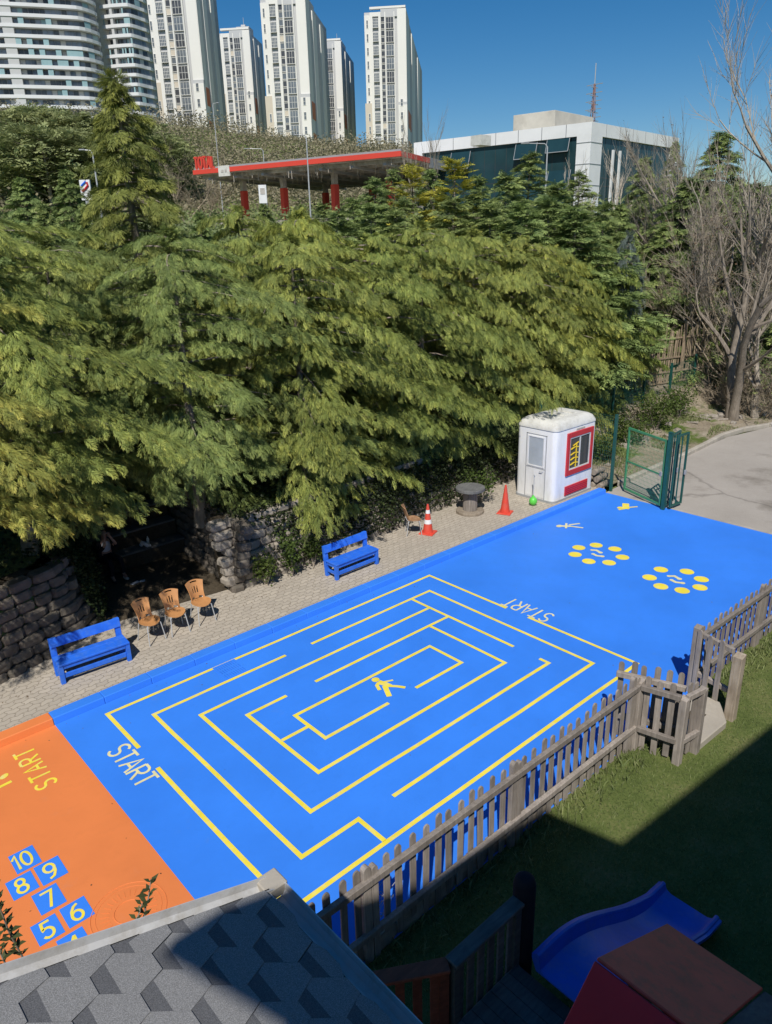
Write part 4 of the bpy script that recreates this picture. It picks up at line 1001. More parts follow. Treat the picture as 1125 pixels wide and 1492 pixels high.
def szf(x):
    u = (x-.90)/2.66
    return 1.02-.10*u-.95*sstep(.10, .92, u)*.90+(.02 if u > .9 else 0)
m = MB(); prof = []
for x in sx_:
    z = float(szf(x)); y0, y1 = -8.66, -9.40; hgt = float(.17-.09*sstep(2.9, 3.56, x))
    prof.append([(x, y0+.03, z+hgt), (x, y0-.05, z+hgt+.02), (x, y0-.08, z+.03), (x, y0-.14, z), (x, y1+.14, z), (x, y1+.08, z+.03), (x, y1+.05, z+hgt+.02), (x, y1-.03, z+hgt),
                 (x, y1-.03, z+hgt-.05), (x, y1+.03, z-.02), (x, y0-.03, z-.02), (x, y0+.03, z+hgt-.05)])
n = 12; vs = [p for r_ in prof for p in r_]; fs = []
for i in range(len(prof)-1): fs += [(i*n+k, i*n+(k+1) % n, (i+1)*n+(k+1) % n, (i+1)*n+k) for k in range(n)]
fs += [tuple(range(n-1, -1, -1)), tuple((len(prof)-1)*n+k for k in range(n))]
m.add(vs, fs); m.build('chute', M['slide'], t, world=True, smooth=True)
for yy in (-8.69, -9.37):
    m = MB(); m.tube([(x, yy, float(szf(x)+.175-.09*sstep(2.9, 3.56, x))) for x in sx_], .032, 8); m.build('side_rail', M['slide'], t, world=True, smooth=True)
for x in (1.5, 2.5):
    m = MB(); m.b2((x-.05, -9.1, 0), (x+.05, -8.9, float(szf(x))-.03)); m.build('leg', M['slide'], t, world=True)
t = empty('playhouse', (.25, -10.2, 0), 0, 'small playhouse with orange and red plastic gable roof beside the slide', 'playhouse')
RX, RZ, EXR, ERZ, Y0, Y1 = .25, 2.60, 1.45, 2.0, -9.66, -10.50
def slab(a, b, c, d, th, mat, name, par):
    a, b, c, d = (V3(p, float) for p in (a, b, c, d)); nn = np.cross(b-a, d-a); nn /= np.linalg.norm(nn); m = MB()
    m.hexa([tuple(p-nn*th/2) for p in (a, b, c, d)], [tuple(p+nn*th/2) for p in (a, b, c, d)]); return m.build(name, M[mat], par, world=True, bevel=.008)
slab((RX+.01, Y0, RZ), (EXR, Y0, ERZ), (EXR, Y1, ERZ), (RX+.01, Y1, RZ), .03, 'orangeroof', 'roof_panel', t)
slab((RX-.01, Y0, RZ), (RX-.01, Y1-.6, RZ), (RX-.75, Y1-.6, 1.95), (RX-.75, Y0, 1.95), .03, 'redplastic', 'roof_panel', t)
slab((RX+.01, Y1-.01, RZ-.02), (EXR, Y1-.01, ERZ-.02), (EXR, Y1-.5, ERZ-.02), (RX+.01, Y1-.5, RZ-.02), .03, 'greywood', 'roof_panel', t)
for x, y in ((-.4, -9.76), (1.3, -9.76), (1.3, -10.8), (-.4, -10.8)):
    zt = (RZ-(x-RX)*.5 if x > RX else RZ-(RX-x)*.88)-.03
    m = MB(); m.box((x, y, zt/2), (.1, .1, zt)); m.build('post', M['fencewood'], t, world=True)
m = MB(); m.b2((-.35, -9.80, DZ+.03), (.9, -9.77, 1.4)); m.b2((1.3, -10.75, .5), (1.33, -9.81, 1.4)); m.build('side_panel', M['redplastic'], t, world=True)

# ------------------------------------------------------------------ school building behind the camera (casts the shade on the lawn)
HB = 11.0; ox, oy = -HB/math.tan(SUN_EL)*cos(SUN_AZ+pi), -HB/math.tan(SUN_EL)*sin(SUN_AZ+pi)
foot = [(.50, -9.5), (.27, -7.05), (.14, -6.60), (.02, -6.22), (.32, -6.19), (.62, -6.26), (1.5, -6.56), (3.68, -6.78), (3.93, -7.88), (8.07, -8.22), (22, -9.2), (22, -16), (.8, -16)]
roofp = [(x+ox, y+oy) for x, y in foot]
t = empty('school_building', (0.0, -15, 0), 0, 'pale school building behind the camera with a stepped flat roof', 'building')
m = MB(); m.prism(roofp, HB-.12, HB); m.build('roof', M['offwhite'], t, world=True)
cx_, cy_ = np.mean([p[0] for p in roofp]), -20.5
wallp = [(-6.1, -21.0), (-6.3, -12.75), (-3.6, -12.95), (-3.3, -14.05), (14.5, -15.1), (14.5, -21.0)]
m = MB(); m.prism(wallp, -.1, HB-.125); m.build('wall', M['offwhite'], t, world=True)
for x in (1.0, 4.0, 7.0, 10.0):
    for z in (2.0, 5.2, 8.4):
        yy = -14.05-(x+3.3)*.059
        m = MB(); m.b2((x-.6, yy-.05, z-.7), (x+.6, yy+.06, z+.7)); m.build('window', M['wglass'], t, world=True)

# ------------------------------------------------------------------ vegetation generators (numpy)
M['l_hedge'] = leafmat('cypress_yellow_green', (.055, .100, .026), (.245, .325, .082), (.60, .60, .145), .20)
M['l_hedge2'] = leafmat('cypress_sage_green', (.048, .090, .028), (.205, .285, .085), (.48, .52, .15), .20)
M['l_hedge3'] = leafmat('cypress_lemon_green', (.070, .115, .026), (.310, .365, .085), (.72, .66, .145), .20)
M['l_dark'] = leafmat('cypress_dark_green', (.070, .130, .048), (.225, .300, .095), (.40, .45, .145), .26)
M['l_gold'] = leafmat('golden_cypress', (.22, .24, .04), (.46, .44, .06), (.66, .58, .09), .3)
M['l_cedar'] = leafmat('cedar_green', (.085, .125, .036), (.240, .275, .070), (.46, .45, .11), .32)
M['l_blue'] = leafmat('blue_grey_cedar', (.06, .085, .075), (.13, .165, .145), (.20, .24, .20), .2)
M['l_pine'] = leafmat('pine_green', (.13, .17, .075), (.31, .35, .15), (.44, .46, .20), .3)
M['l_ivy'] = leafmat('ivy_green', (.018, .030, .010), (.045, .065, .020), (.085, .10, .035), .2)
M['l_brush'] = leafmat('dry_brush', (.25, .215, .135), (.34, .295, .19), (.40, .355, .235), .3)
M['l_bush'] = leafmat('fresh_bush', (.045, .075, .015), (.10, .14, .03), (.17, .21, .05), .3)
M['l_grass'] = leafmat('grass_blade', (.11, .160, .050), (.24, .275, .105), (.42, .39, .22), .3)
M['l_dry'] = leafmat('dead_leaf', (.14, .085, .05), (.22, .14, .08), (.30, .20, .12), .25)

def make_spray(rg, pairs=10, w=.034, ang=48, droop=.22, sub=True):
    """one flat conifer spray of unit length along +x"""
    V = []; Q = []; G = []
    def leaf(p, d, L, wd, g0, g1, nz):
        s = np.cross(d, nz); s /= np.linalg.norm(s)+1e-9; k = len(V)
        V.extend([p, p+d*L*.45+s*wd, p+d*L, p+d*L*.45-s*wd]); Q.append((k, k+1, k+2, k+3)); G.extend([g0, (g0+g1)/2, g1, (g0+g1)/2])
    ax = lambda t: V3([t, 0.05*sin(t*4), -droop*t*t])
    nz = V3([0, 0, 1.])
    for i in range(pairs):
        t = .10+.86*i/(pairs-1); p = ax(t); tg = ax(t+.02)-ax(t-.02); tg /= np.linalg.norm(tg)
        for sd in (-1, 1):
            L = (.40*(1-t)**.7+.13)*rg.uniform(.75, 1.2); a = radians(ang+rg.uniform(-12, 12))
            d = tg*cos(a)+V3([0, sd, 0])*sin(a)+V3([0, 0, rg.uniform(-.25, .10)]); d /= np.linalg.norm(d)
            leaf(p, d, L, w*(.7+.6*(1-t)), t*.6, t*.6+.35, nz+V3([rg.uniform(-.6, .6), rg.uniform(-.6, .6), 0]))
            if sub and L > .2:
                for f in (.4, .7):
                    d2 = d*.8+tg*.5*f+V3([rg.uniform(-.3, .3), rg.uniform(-.3, .3), rg.uniform(-.35, .05)]); d2 /= np.linalg.norm(d2)
                    leaf(p+d*L*f, d2, L*.55, w*.7, t*.6+.1, t*.6+.4, nz+V3([rg.uniform(-.7, .7), rg.uniform(-.7, .7), 0]))
    leaf(ax(.8), V3([1, 0, -.4])/1.08, .28, w, .6, 1., nz)
    return np.array(V), np.array(Q), np.clip(np.array(G), 0, 1)
_r = np.random.default_rng(11)
SPRAY = {'fine': [make_spray(_r, 11, .0195, 33, .28) for _ in range(4)], 'mid': [make_spray(_r, 6, .050, sub=False) for _ in range(4)],
         'coarse': [make_spray(_r, 4, .085, sub=False) for _ in range(4)], 'needle': [make_spray(_r, 7, .030, 62, .10, False) for _ in range(4)]}
def assemble(kind, pos, dirv, scale, roll, r1, r2, rg, tipk=1.0):
    """pos (n,3), dirv (n,3) spray axis, roll about the axis, r1/r2 colour numbers"""
    d = dirv/np.linalg.norm(dirv, axis=1, keepdims=True)
    up = np.tile(V3([0, 0, 1.]), (len(d), 1)); s = np.cross(up, d); s /= np.linalg.norm(s, axis=1, keepdims=True)+1e-6; u = np.cross(d, s)
    c, n = np.cos(roll)[:, None], np.sin(roll)[:, None]; s2 = s*c+u*n; u2 = -s*n+u*c
    R = np.stack([d, s2, u2], -1)                       # columns = axes
    pick = rg.integers(0, len(SPRAY[kind]), len(d)); VV = []; QQ = []; CC = []; off = 0
    for k, (V, Q, G) in enumerate(SPRAY[kind]):
        i = np.where(pick == k)[0]
        if not len(i): continue
        P = np.einsum('nij,vj->nvi', R[i], V)*scale[i][:, None, None]+pos[i][:, None, :]
        nv = len(V); o = off+np.arange(len(i))*nv
        QQ.append((Q[None]+o[:, None, None]).reshape(-1, 4)); VV.append(P.reshape(-1, 3)); off += len(i)*nv
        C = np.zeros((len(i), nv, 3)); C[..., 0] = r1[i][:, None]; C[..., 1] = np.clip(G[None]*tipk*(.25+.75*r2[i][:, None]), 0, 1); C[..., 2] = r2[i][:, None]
        CC.append(C.reshape(-1, 3))
    return np.concatenate(VV), np.concatenate(QQ), np.concatenate(CC)

def conifer_mesh(name, seed, H, R, prof, nb, per, kind, scale, mat, droop=.35, rise=.25, wind=(0, 0, 0), z0=.06, tipk=1.0, flat=.45, pw=.20, hang=.45, inner=.25, lvar=(.62, 1.2)):
    """branches with drooping plumes of sprays; prof(t) = relative reach at relative height t"""
    rg = np.random.default_rng(seed); POS = []; DIR = []; SC = []; R1 = []; R2 = []; ROLL = []; BR = []
    wind = V3(wind, float)
    for b in range(nb):
        t = z0+(1-z0)*((b+rg.random())/nb)**.92; h = t*H; az = b*2.39996+rg.uniform(-.5, .5)
        L = R*prof(t)*rg.uniform(*lvar)
        if L < .15: L = .15
        hd = V3([cos(az), sin(az), 0]); sd = V3([-sin(az), cos(az), 0]); dr = droop*rg.uniform(.7, 1.4); rs = rise*rg.uniform(.5, 1.3)
        pth = lambda u: V3([0, 0, h])+hd*(L*u)+V3([0, 0, L*(rs*u-dr*u*u)])+wind*(L*u*u)
        BR.append([pth(u)-V3([0, 0, .05+.16*u]) for u in (0, .25, .5, .72)])
        n = max(6, int(per*(L/R+.18))); pr = rg.random()
        us = (inner if h < .55*H else inner*.35)+(1-(inner if h < .55*H else inner*.35))*rg.random(n)**.75
        for u in us:
            p = pth(u); tg = pth(min(1, u+.05))-pth(u-.05); tg /= np.linalg.norm(tg)
            lat = rg.normal()*pw*L*(1.15-u*.75); a = np.sign(lat)*rg.uniform(.1, .9)
            p = p+sd*lat+V3([0, 0, rg.normal()*.07*L*flat-abs(lat)*.25])
            d = tg*cos(a)+sd*sin(a)+V3([0, 0, -hang*rg.uniform(.3, 1.5)])+wind*.7
            POS.append(p); DIR.append(d); SC.append(scale*rg.uniform(.65, 1.25)*(.8+.3*(1-t))); R1.append(np.clip(pr*.55+rg.random()*.45, 0, 1)); R2.append(rg.random()); ROLL.append(rg.normal()*.55)
    n = int(per*1.3)                                     # leader at the top
    for k in range(n):
        z = H*(1-.10*rg.random()**1.5); a = rg.uniform(0, 2*pi)
        POS.append(V3([rg.normal()*.05, rg.normal()*.05, z])); DIR.append(V3([cos(a)*.7, sin(a)*.7, rg.uniform(-.3, .9)])+wind); SC.append(scale*rg.uniform(.5, .9)); R1.append(rg.random()); R2.append(rg.random()); ROLL.append(rg.normal())
    V, Q, C = assemble(kind, np.array(POS), np.array(DIR), np.array(SC), np.array(ROLL), np.array(R1), np.array(R2), rg, tipk)
    return nmesh(name, V, Q, [mat], col=C), BR
def trunk_mesh(name, H, r, mat, BR=(), br=.03, lean=(0, 0), seed=0, root=.4):
    rg = random.Random(seed); m = MB(); n = 9
    m.tube([(lean[0]*(k/n)**1.5*H+rg.uniform(-.02, .02)*H*.1, lean[1]*(k/n)**1.5*H+rg.uniform(-.02, .02)*H*.1, -root+(H*.98+root)*k/n) for k in range(n+1)], [r*(1.25 if k == 0 else 1)*(1-.9*k/n) for k in range(n+1)], 9)
    for b in BR: m.tube(b, [br, br*.8, br*.5, br*.25], 5, cap=False)
    o = m.build(name, mat, smooth=True, fix=False); me = o.data; bpy.data.objects.remove(o); return me
def place(name, crown, trunk, loc, rz, sc_, label, cat, group=None):
    t = empty(name, loc, rz, label, cat, group)
    s = sc_ if hasattr(sc_, '__len__') else (sc_, sc_, sc_); t.scale = s
    link('crown', crown, t)
    if trunk: link('trunk', trunk, t)
    return t
dome = lambda t: (1-max(0, t-.12)**2.4)**.62*(.75+.25*min(1, t*6))
def tz(x, y): return float(terrain(x, y))

# ---- front row: drooping yellow-green cypresses above the retaining walls
HM = []
for sd_ in range(6):
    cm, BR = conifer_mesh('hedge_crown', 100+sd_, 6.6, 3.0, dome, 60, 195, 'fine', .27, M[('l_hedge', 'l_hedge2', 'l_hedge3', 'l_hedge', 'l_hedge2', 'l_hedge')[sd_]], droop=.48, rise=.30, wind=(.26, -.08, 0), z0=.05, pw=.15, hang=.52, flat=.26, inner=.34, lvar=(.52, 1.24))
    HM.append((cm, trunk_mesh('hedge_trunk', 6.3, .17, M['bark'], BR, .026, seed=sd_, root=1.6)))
front = [  # x, y, base z, scale xy, scale z, mesh, spin, label
    (-5.0, 3.7, 2.2, 1.05, 1.0, 3, 1.0, 'yellow-green cypress outside the left edge of the photo, shading the left bench'),
    (-1.7, 3.75, 3.1, 1.02, .84, 2, .2, 'yellow-green cypress at the left edge, above the curved stone wall'),
    (.45, 4.45, 3.1, 1.06, .84, 0, 1.7, 'tall yellow-green cypress left of the alcove, behind the curved wall'),
    (2.7, 7.2, 1.9, 1.1, .95, 1, 2.9, 'sage green cypress directly behind the dark alcove'),
    (4.7, 4.8, 2.5, 1.08, .87, 4, .9, 'sage green cypress overhanging the right half of the alcove'),
    (7.4, 3.9, 1.9, 1.04, .93, 3, 4.0, 'drooping cypress above the leafy shrubs and the farther blue bench'),
    (8.9, 5.6, 1.5, 1.0, 1.08, 2, 3.1, 'lemon-tipped cypress standing back, behind the farther blue bench'),
    (10.6, 4.6, 1.7, 1.03, .96, 5, 5.0, 'drooping cypress above the lone worn chair'),
    (12.8, 4.9, 1.6, 1.0, 1.02, 0, 2.2, 'drooping cypress above the cable reel'),
    (16.4, 6.0, 1.7, 1.0, .97, 3, .4, 'drooping cypress reaching over the kiosk roof'),
    (17.8, 5.0, 1.6, .95, .95, 5, 1.2, 'drooping cypress behind the kiosk and the wire fence'),
    (20.2, 5.5, 1.2, .95, .95, 2, 3.6, 'lemon-tipped cypress above the low stone wall'),
    (22.9, 5.6, 1.3, .90, .86, 0, 4.6, 'lower yellow-green cypress at the right end of the hedge row')]
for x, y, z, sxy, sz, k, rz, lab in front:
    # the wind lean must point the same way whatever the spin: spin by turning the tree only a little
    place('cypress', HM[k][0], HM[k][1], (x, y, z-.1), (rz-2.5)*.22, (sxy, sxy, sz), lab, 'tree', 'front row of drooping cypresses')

# ---- ground cover on the walls and under the trees
def leaf_cloud(n, fn, size, rg, tipk=.6):
    """loose leaves: fn(n)->positions; small bent diamonds in random directions"""
    P = fn(n); a = rg.random(n)*2*pi; e = rg.uniform(-.5, .7, n); d = np.stack([np.cos(a)*np.cos(e), np.sin(a)*np.cos(e), np.sin(e)], 1)
    r = rg.normal(size=(n, 3)); s = np.cross(d, r); s /= np.linalg.norm(s, axis=1, keepdims=True)
    L = (size*rg.uniform(.6, 1.4, n))[:, None]; w_ = L*.34
    V = np.stack([P, P+d*L*.5+s*w_, P+d*L, P+d*L*.5-s*w_], 1).reshape(-1, 3)
    Q = np.arange(4*n).reshape(n, 4); C = np.zeros((n, 4, 3)); C[..., 0] = rg.random(n)[:, None]; C[..., 1] = np.array([0, .3, .7, .3])*tipk*rg.random(n)[:, None]; C[..., 2] = rg.random(n)[:, None]
    return V, Q, C.reshape(-1, 3)
rg = np.random.default_rng(31)
def ivy_long(n):
    x = rg.uniform(4.6, 17, n); y0 = np.interp(x, [4.2, 9.2, 12, 15.3, 17], [2.5, 2.8, 3.05, 3.3, 3.5]); z = rg.random(n)**.6*2.1
    thick = .10+.30*(.5+.5*np.sin(x*2.1+np.sin(x*5)))
    keep = rg.random(n) < np.clip((x-5.3)/1.2, .0, 1)
    z = np.where(keep, z, 1.5+rg.random(n)*.5)
    return np.stack([x, y0+z*.24-thick*rg.random(n)*np.where(z > .2, 1, .4)+np.where(z > 1.5, rg.random(n)*1.6, 0), .05+z*np.where(z > 1.5, .9, 1)], 1)
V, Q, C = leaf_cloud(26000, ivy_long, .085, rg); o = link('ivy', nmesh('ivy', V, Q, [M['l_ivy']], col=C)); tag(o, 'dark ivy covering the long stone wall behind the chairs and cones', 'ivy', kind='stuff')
def ivy_left(n):
    s = rg.random(n); pts = np.array([(-9, 2.25), (-1.1, 2.45), (-.2, 2.7), (.7, 3.0), (1.15, 3.45), (1.38, 4.2), (1.36, 5.2), (1.3, 6.9)]); u = np.linspace(0, 1, 8)
    s = .5+.5*s; x = np.interp(s*7/7, u, pts[:, 0]); y = np.interp(s, u, pts[:, 1]); z = 1.75+rg.normal(size=n)*.22-np.abs(rg.normal(size=n))*.62*(rg.random(n) < .7)
    out = rg.normal(size=n)*.16
    return np.stack([x+out-.15*(z > 1.7)+.10*(1.75-z), y+np.abs(out)*1.2+.35-.42*(1.75-z), z], 1)
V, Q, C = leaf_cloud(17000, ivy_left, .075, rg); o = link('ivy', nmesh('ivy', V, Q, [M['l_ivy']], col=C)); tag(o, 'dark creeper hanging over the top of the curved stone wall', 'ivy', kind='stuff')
def under(n):
    x = rg.uniform(-9, 24, n); y = rg.uniform(3.4, 9.5, n); y = np.where((x > 1.6) & (x < 4.9), rg.uniform(7.3, 9.5, n), y)
    return np.stack([x, y, terrain(x, y)+.03+rg.random(n)**2*.55], 1)
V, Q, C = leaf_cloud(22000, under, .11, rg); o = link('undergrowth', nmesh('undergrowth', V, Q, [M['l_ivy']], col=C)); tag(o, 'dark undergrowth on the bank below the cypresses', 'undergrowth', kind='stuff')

def bush(loc, rad, h, n, leaf, mat, label, group, seed, name='shrub', size=.075, stems=7, twig='twig'):
    rg = np.random.default_rng(seed); t = empty(name, loc, 0, label, 'shrub', group)
    m = MB(); tips = []
    for k in range(stems):
        a = rg.uniform(0, 2*pi); r_ = rad*rg.uniform(.2, .9); tip = V3([cos(a)*r_, sin(a)*r_, h*rg.uniform(.6, 1.0)])
        mid = tip*.5+V3([rg.normal()*.04, rg.normal()*.04, h*.08]); m.tube([(0, 0, -.05), mid, tip], [.014, .010, .004], 5); tips += [mid, tip, (mid+tip)/2]
    m.build('stem', M[twig], t)
    tips = np.array(tips)
    def fn(n_):
        c = tips[rg.integers(0, len(tips), n_)]; return c+rg.normal(size=(n_, 3))*V3([rad*.27, rad*.27, h*.13])
    V, Q, C = leaf_cloud(n, fn, size, rg, .8); V[:, 2] = np.maximum(V[:, 2], .02)
    link('foliage', nmesh('foliage', V, Q, [mat], col=C), t); return t
bush((4.95, 2.36, PZ), .27, .80, 620, 0, M['l_bush'], 'leafy shrub nearest the alcove, against the pale stones', 'shrubs along the stone wall', 1)
bush((5.72, 2.36, PZ), .30, .92, 760, 0, M['l_bush'], 'middle and tallest of the three leafy shrubs by the wall', 'shrubs along the stone wall', 2)
bush((6.42, 2.42, PZ), .24, .70, 480, 0, M['l_bush'], 'smallest leafy shrub, next to the farther blue bench', 'shrubs along the stone wall', 3)
bush((13.0, 2.55, PZ), .45, .95, 900, 0, M['l_bush'], 'low leafy shrub behind the plain red cone and the reel', 'shrubs along the stone wall', 4)
for i, (x, y, r_, h, n, lab) in enumerate(((19.4, 2.3, .7, .9, 1500, 'low green bush seen through the wire gate leaf'), (21.8, 2.7, .8, 1.1, 1700, 'green bush in front of the low stone wall, left of the thin post'),
        (24.4, 3.0, .9, 1.5, 2200, 'bushy green growth on the low wall left of the big bare trunk'), (26.7, 3.2, .7, 1.3, 1500, 'green bush just left of the forked bare trunk'), (31.0, 2.6, .9, 1.2, 1500, 'low bush behind the pale leaning trunk'))):
    bush((x, y, tz(x, y)), r_, h, n, 0, M['l_bush'], lab, 'roadside bushes', 40+i, size=.085, stems=9)

def dry_pts(n):
    x = rg.uniform(-1.5, 14, n); y = np.interp(x, [-1.5, -.2, 1.4, 2, 4.2, 9, 14], [2.1, 2.4, 3.2, 4.2, 2.4, 2.6, 2.9])-np.abs(rg.normal(size=n))*.55
    return np.stack([x, np.maximum(y, .7), .062+0*x], 1)
V, Q, C = leaf_cloud(420, dry_pts, .035, rg); V[:, 2] = .056+np.abs(V[:, 2]-.06)*.3; o = link('dead_leaves', nmesh('dead_leaves', V, Q, [M['l_dry']], col=C)); tag(o, 'dry leaves scattered over the grey paving below the walls', 'dead leaves', kind='stuff')
def court_litter(n):
    x = rg.uniform(-3, 16, n); k = rg.random(n); y = np.where(k < .45, .32-np.abs(rg.normal(size=n))*.25, np.where(k < .8, -6.7+np.abs(rg.normal(size=n))*.3, rg.uniform(-6.5, .2, n)))
    return np.stack([x, y, .006+0*x], 1)
V, Q, C = leaf_cloud(170, court_litter, .026, rg); V[:, 2] = .007+np.abs(V[:, 2]-.006)*.2; o = link('dead_leaves', nmesh('dead_leaves', V, Q, [M['l_dry']], col=C)); tag(o, 'few dry leaves blown across the blue and orange courts', 'dead leaves', kind='stuff')
# ---- grass
def blades(n, fn, h, mat, label, name='grass', seed=3):
    rg = np.random.default_rng(seed); P = fn(n, rg); n = len(P); a = rg.random(n)*2*pi; lean = rg.normal(size=(n, 2))*.45
    H_ = (h*rg.uniform(.5, 1.4, n))[:, None]; s = np.stack([np.cos(a), np.sin(a), 0*a], 1)*H_*.11
    tip = P+np.concatenate([lean*H_, H_], 1); mid = P+np.concatenate([lean*H_*.35, H_*.55], 1)
    V = np.stack([P-s, P+s, mid+s*.7, tip, mid-s*.7], 1).reshape(-1, 3); b = np.arange(n)*5
    Q = np.concatenate([np.stack([b, b+1, b+2, b+4], 1), np.stack([b+4, b+2, b+3, b+3], 1)])
    Q[n:] = np.stack([b+4, b+2, b+3, b+3], 1)
    me = bpy.data.meshes.new(name); F_ = [tuple(q) for q in np.stack([b, b+1, b+2, b+4], 1)]+[tuple(q) for q in np.stack([b+4, b+2, b+3], 1)]
    me.from_pydata([tuple(v) for v in V], [], F_); me.materials.append(mat)
    C = np.ones((n, 5, 4), np.float32); pn = .5+.5*np.sin(P[:, 0]*2.1+np.sin(P[:, 1]*3.1)*1.4)*np.cos(P[:, 1]*1.7)
    C[..., 0] = np.clip(pn*.6+rg.random(n)*.5, 0, 1)[:, None]; C[..., 1] = np.array([0, 0, .3, .8, .3])*rg.random(n)[:, None]; C[..., 2] = rg.random(n)[:, None]
    at_ = me.color_attributes.new('tint', 'FLOAT_COLOR', 'POINT'); at_.data.foreach_set('color', C.ravel())
    o = link(name, me); tag(o, label, 'grass', kind='stuff'); return o
def lawn_pts(n, rg):
    x = rg.uniform(-.5, 13, n); y = -6.86-rg.random(n)**1.15*5
    k = ~((x > 6.3) & (x < 8.0) & (y > -7.76)); return np.stack([x, y, 0*x], 1)[k]
blades(62000, lawn_pts, .036, M['l_grass'], 'short patchy lawn between the picket fence and the shaded play area')
def verge_pts(n, rg):
    x = rg.uniform(17.2, 30, n); v = rg.random(n)**.8; kx = np.interp(x, [p[0] for p in rk], [p[1] for p in rk])+.25; y = kx+(4.4-kx)*v
    d = np.sin(x*1.7+np.sin(y*2.3))+np.cos(y*2.9+x*.6)+np.where(x < 20, .9, 0); k = d > .35
    x, y = x[k], y[k]; return np.stack([x, y, terrain(x, y)+.05], 1)
blades(15000, verge_pts, .13, M['l_grass'], 'weedy grass on the stony verge beside the road', seed=5)
def dirt_pts(n, rg):
    x = rg.uniform(-1, 17.5, n); y = np.interp(x, [-1, 6, 17], [-6.88, -6.95, -7.2])-rg.random(n)**2*.4
    return np.stack([x, y, 0*x], 1)
blades(2600, dirt_pts, .10, M['l_grass'], 'taller weeds growing along the foot of the picket fence', seed=6)

# ------------------------------------------------------------------ trees behind the hedge
spire = lambda t: (1-t)**.75*(.55+.45*min(1, t*5))
tier = lambda t: (1-t)**.85*(.85+.15*sin(t*38))
cone_ = lambda t: max(.04, (1-t)**.9)
SPM = []
for k in range(3):
    cm, BR = conifer_mesh('cypress_crown', 200+k, 7.5, 2.7, spire, 84, 60, 'mid', .40, M['l_dark'], droop=.18, rise=.50, wind=(.05, 0, 0), z0=.03, pw=.2, hang=.15, flat=.9, inner=.3)
    SPM.append((cm, trunk_mesh('cypress_trunk', 7.2, .14, M['bark'], BR[::2], .03, seed=20+k)))
GOLD = bpy.data.meshes  # golden ones share the form with their own leaf colour
cmg, BRg = conifer_mesh('golden_crown', 230, 7.0, 1.5, spire, 46, 34, 'mid', .42, M['l_gold'], droop=.10, rise=.75, z0=.05, pw=.2, hang=.05, flat=.9, inner=.35)
TRg = trunk_mesh('golden_trunk', 6.8, .12, M['bark'], BRg[::2], .03, seed=24)
def top_tree(px, py, r, crown, H0, name, label, cat, group, rz=0.0, wide=1.0, minh=3.0, zoff=0.0, dz=.0):
    """a tree whose tip is where the survey saw it, standing on the terrain at distance r"""
    p = far(px, py, r); z = tz(p[0], p[1])-.15+zoff; h = max(minh, p[2]-z); s = h/H0
    return place(name, crown[0], crown[1], (p[0], p[1], z), rz, (s*wide, s*wide, s), label, cat, group)
g2 = 'dark cypresses behind the hedge'
for i, (px, py, r, k, wd, lab) in enumerate((
        (545, 262, 40, 0, 1.0, 'dark cypress in front of the filling station canopy, left of the golden cypresses'), (572, 248, 44, 1, .9, 'dark cypress behind the left golden cypress'),
        (628, 250, 38, 2, .95, 'dark cypress between the two golden cypresses'), (697, 258, 40, 0, .95, 'slim dark cypress right of the golden cypresses'),
        (738, 256, 36, 1, 1.05, 'dark cypress in front of the glass office, left of its tallest neighbour'), (772, 226, 41, 2, 1.1, 'tallest dark cypress, in front of the office window wall'),
        (812, 268, 37, 0, 1.05, 'dark cypress left of the white office corner'), (845, 252, 43, 1, 1.0, 'dark cypress covering the foot of the white office corner'),
        (514, 292, 37, 2, 1.1, 'low dark cypress below the station canopy columns'), (470, 298, 40, 1, 1.1, 'low dark cypress in front of the middle red column'), (880, 300, 35, 2, 1.05, 'low dark cypress under the office corner column'),
        (660, 290, 33, 0, 1.2, 'broad dark cypress right behind the hedge top'), (590, 292, 34, 1, 1.2, 'broad dark cypress below the golden cypress'), (760, 300, 31, 2, 1.2, 'broad dark cypress behind the hedge, above the kiosk'),
        (540, 300, 34, 0, 1.3, 'broad dark cypress behind the hedge left of the golden cypress'), (690, 285, 36, 1, 1.3, 'broad dark cypress below the shop roof edge'), (715, 300, 32, 2, 1.25, 'low broad cypress behind the hedge below the office windows'), (800, 290, 33, 1, 1.3, 'broad cypress in front of the office, left of its corner'),
        (840, 305, 32, 0, 1.3, 'low broad cypress below the office corner'), (430, 312, 33, 2, 1.3, 'low broad cypress behind the hedge, right of the tall cedar'), (490, 310, 31, 1, 1.3, 'low broad cypress behind the middle of the hedge'), (575, 310, 31, 2, 1.3, 'low broad cypress just over the hedge below the canopy corner'))):
    top_tree(px, py, r, SPM[k], 7.5, 'cypress', lab, 'tree', g2, i*1.3, wd*1.15)
top_tree(601, 243, 36, (cmg, TRg), 7.0, 'golden_cypress', 'bright golden cypress under the red canopy corner', 'tree', 'golden cypresses', .3, 1.35)
top_tree(663, 236, 36, (cmg, TRg), 7.0, 'golden_cypress', 'taller bright golden cypress right of the canopy, before the white shop wall', 'tree', 'golden cypresses', 2.0, 1.45)
for i, (px, py, r, lab) in enumerate(((735, 345, 29, 'yellow-green cypress behind the hedge above the kiosk'), (860, 350, 34, 'yellow-green cypress at the right end behind the hedge'), (640, 340, 27, 'rounded yellow-green cypress behind the middle of the hedge'),
                                  (480, 345, 25, 'yellow-green cypress behind the hedge left of its middle'), (345, 305, 24, 'yellow-tipped young cypress just right of the tall cedar'), (420, 340, 27, 'yellow-green cypress between the tall cedar and the hedge middle'))):
    top_tree(px, py, r, HM[i % 4], 6.6, 'cypress', lab, 'tree', 'cypresses behind the front row', (i-2)*.3, .8)

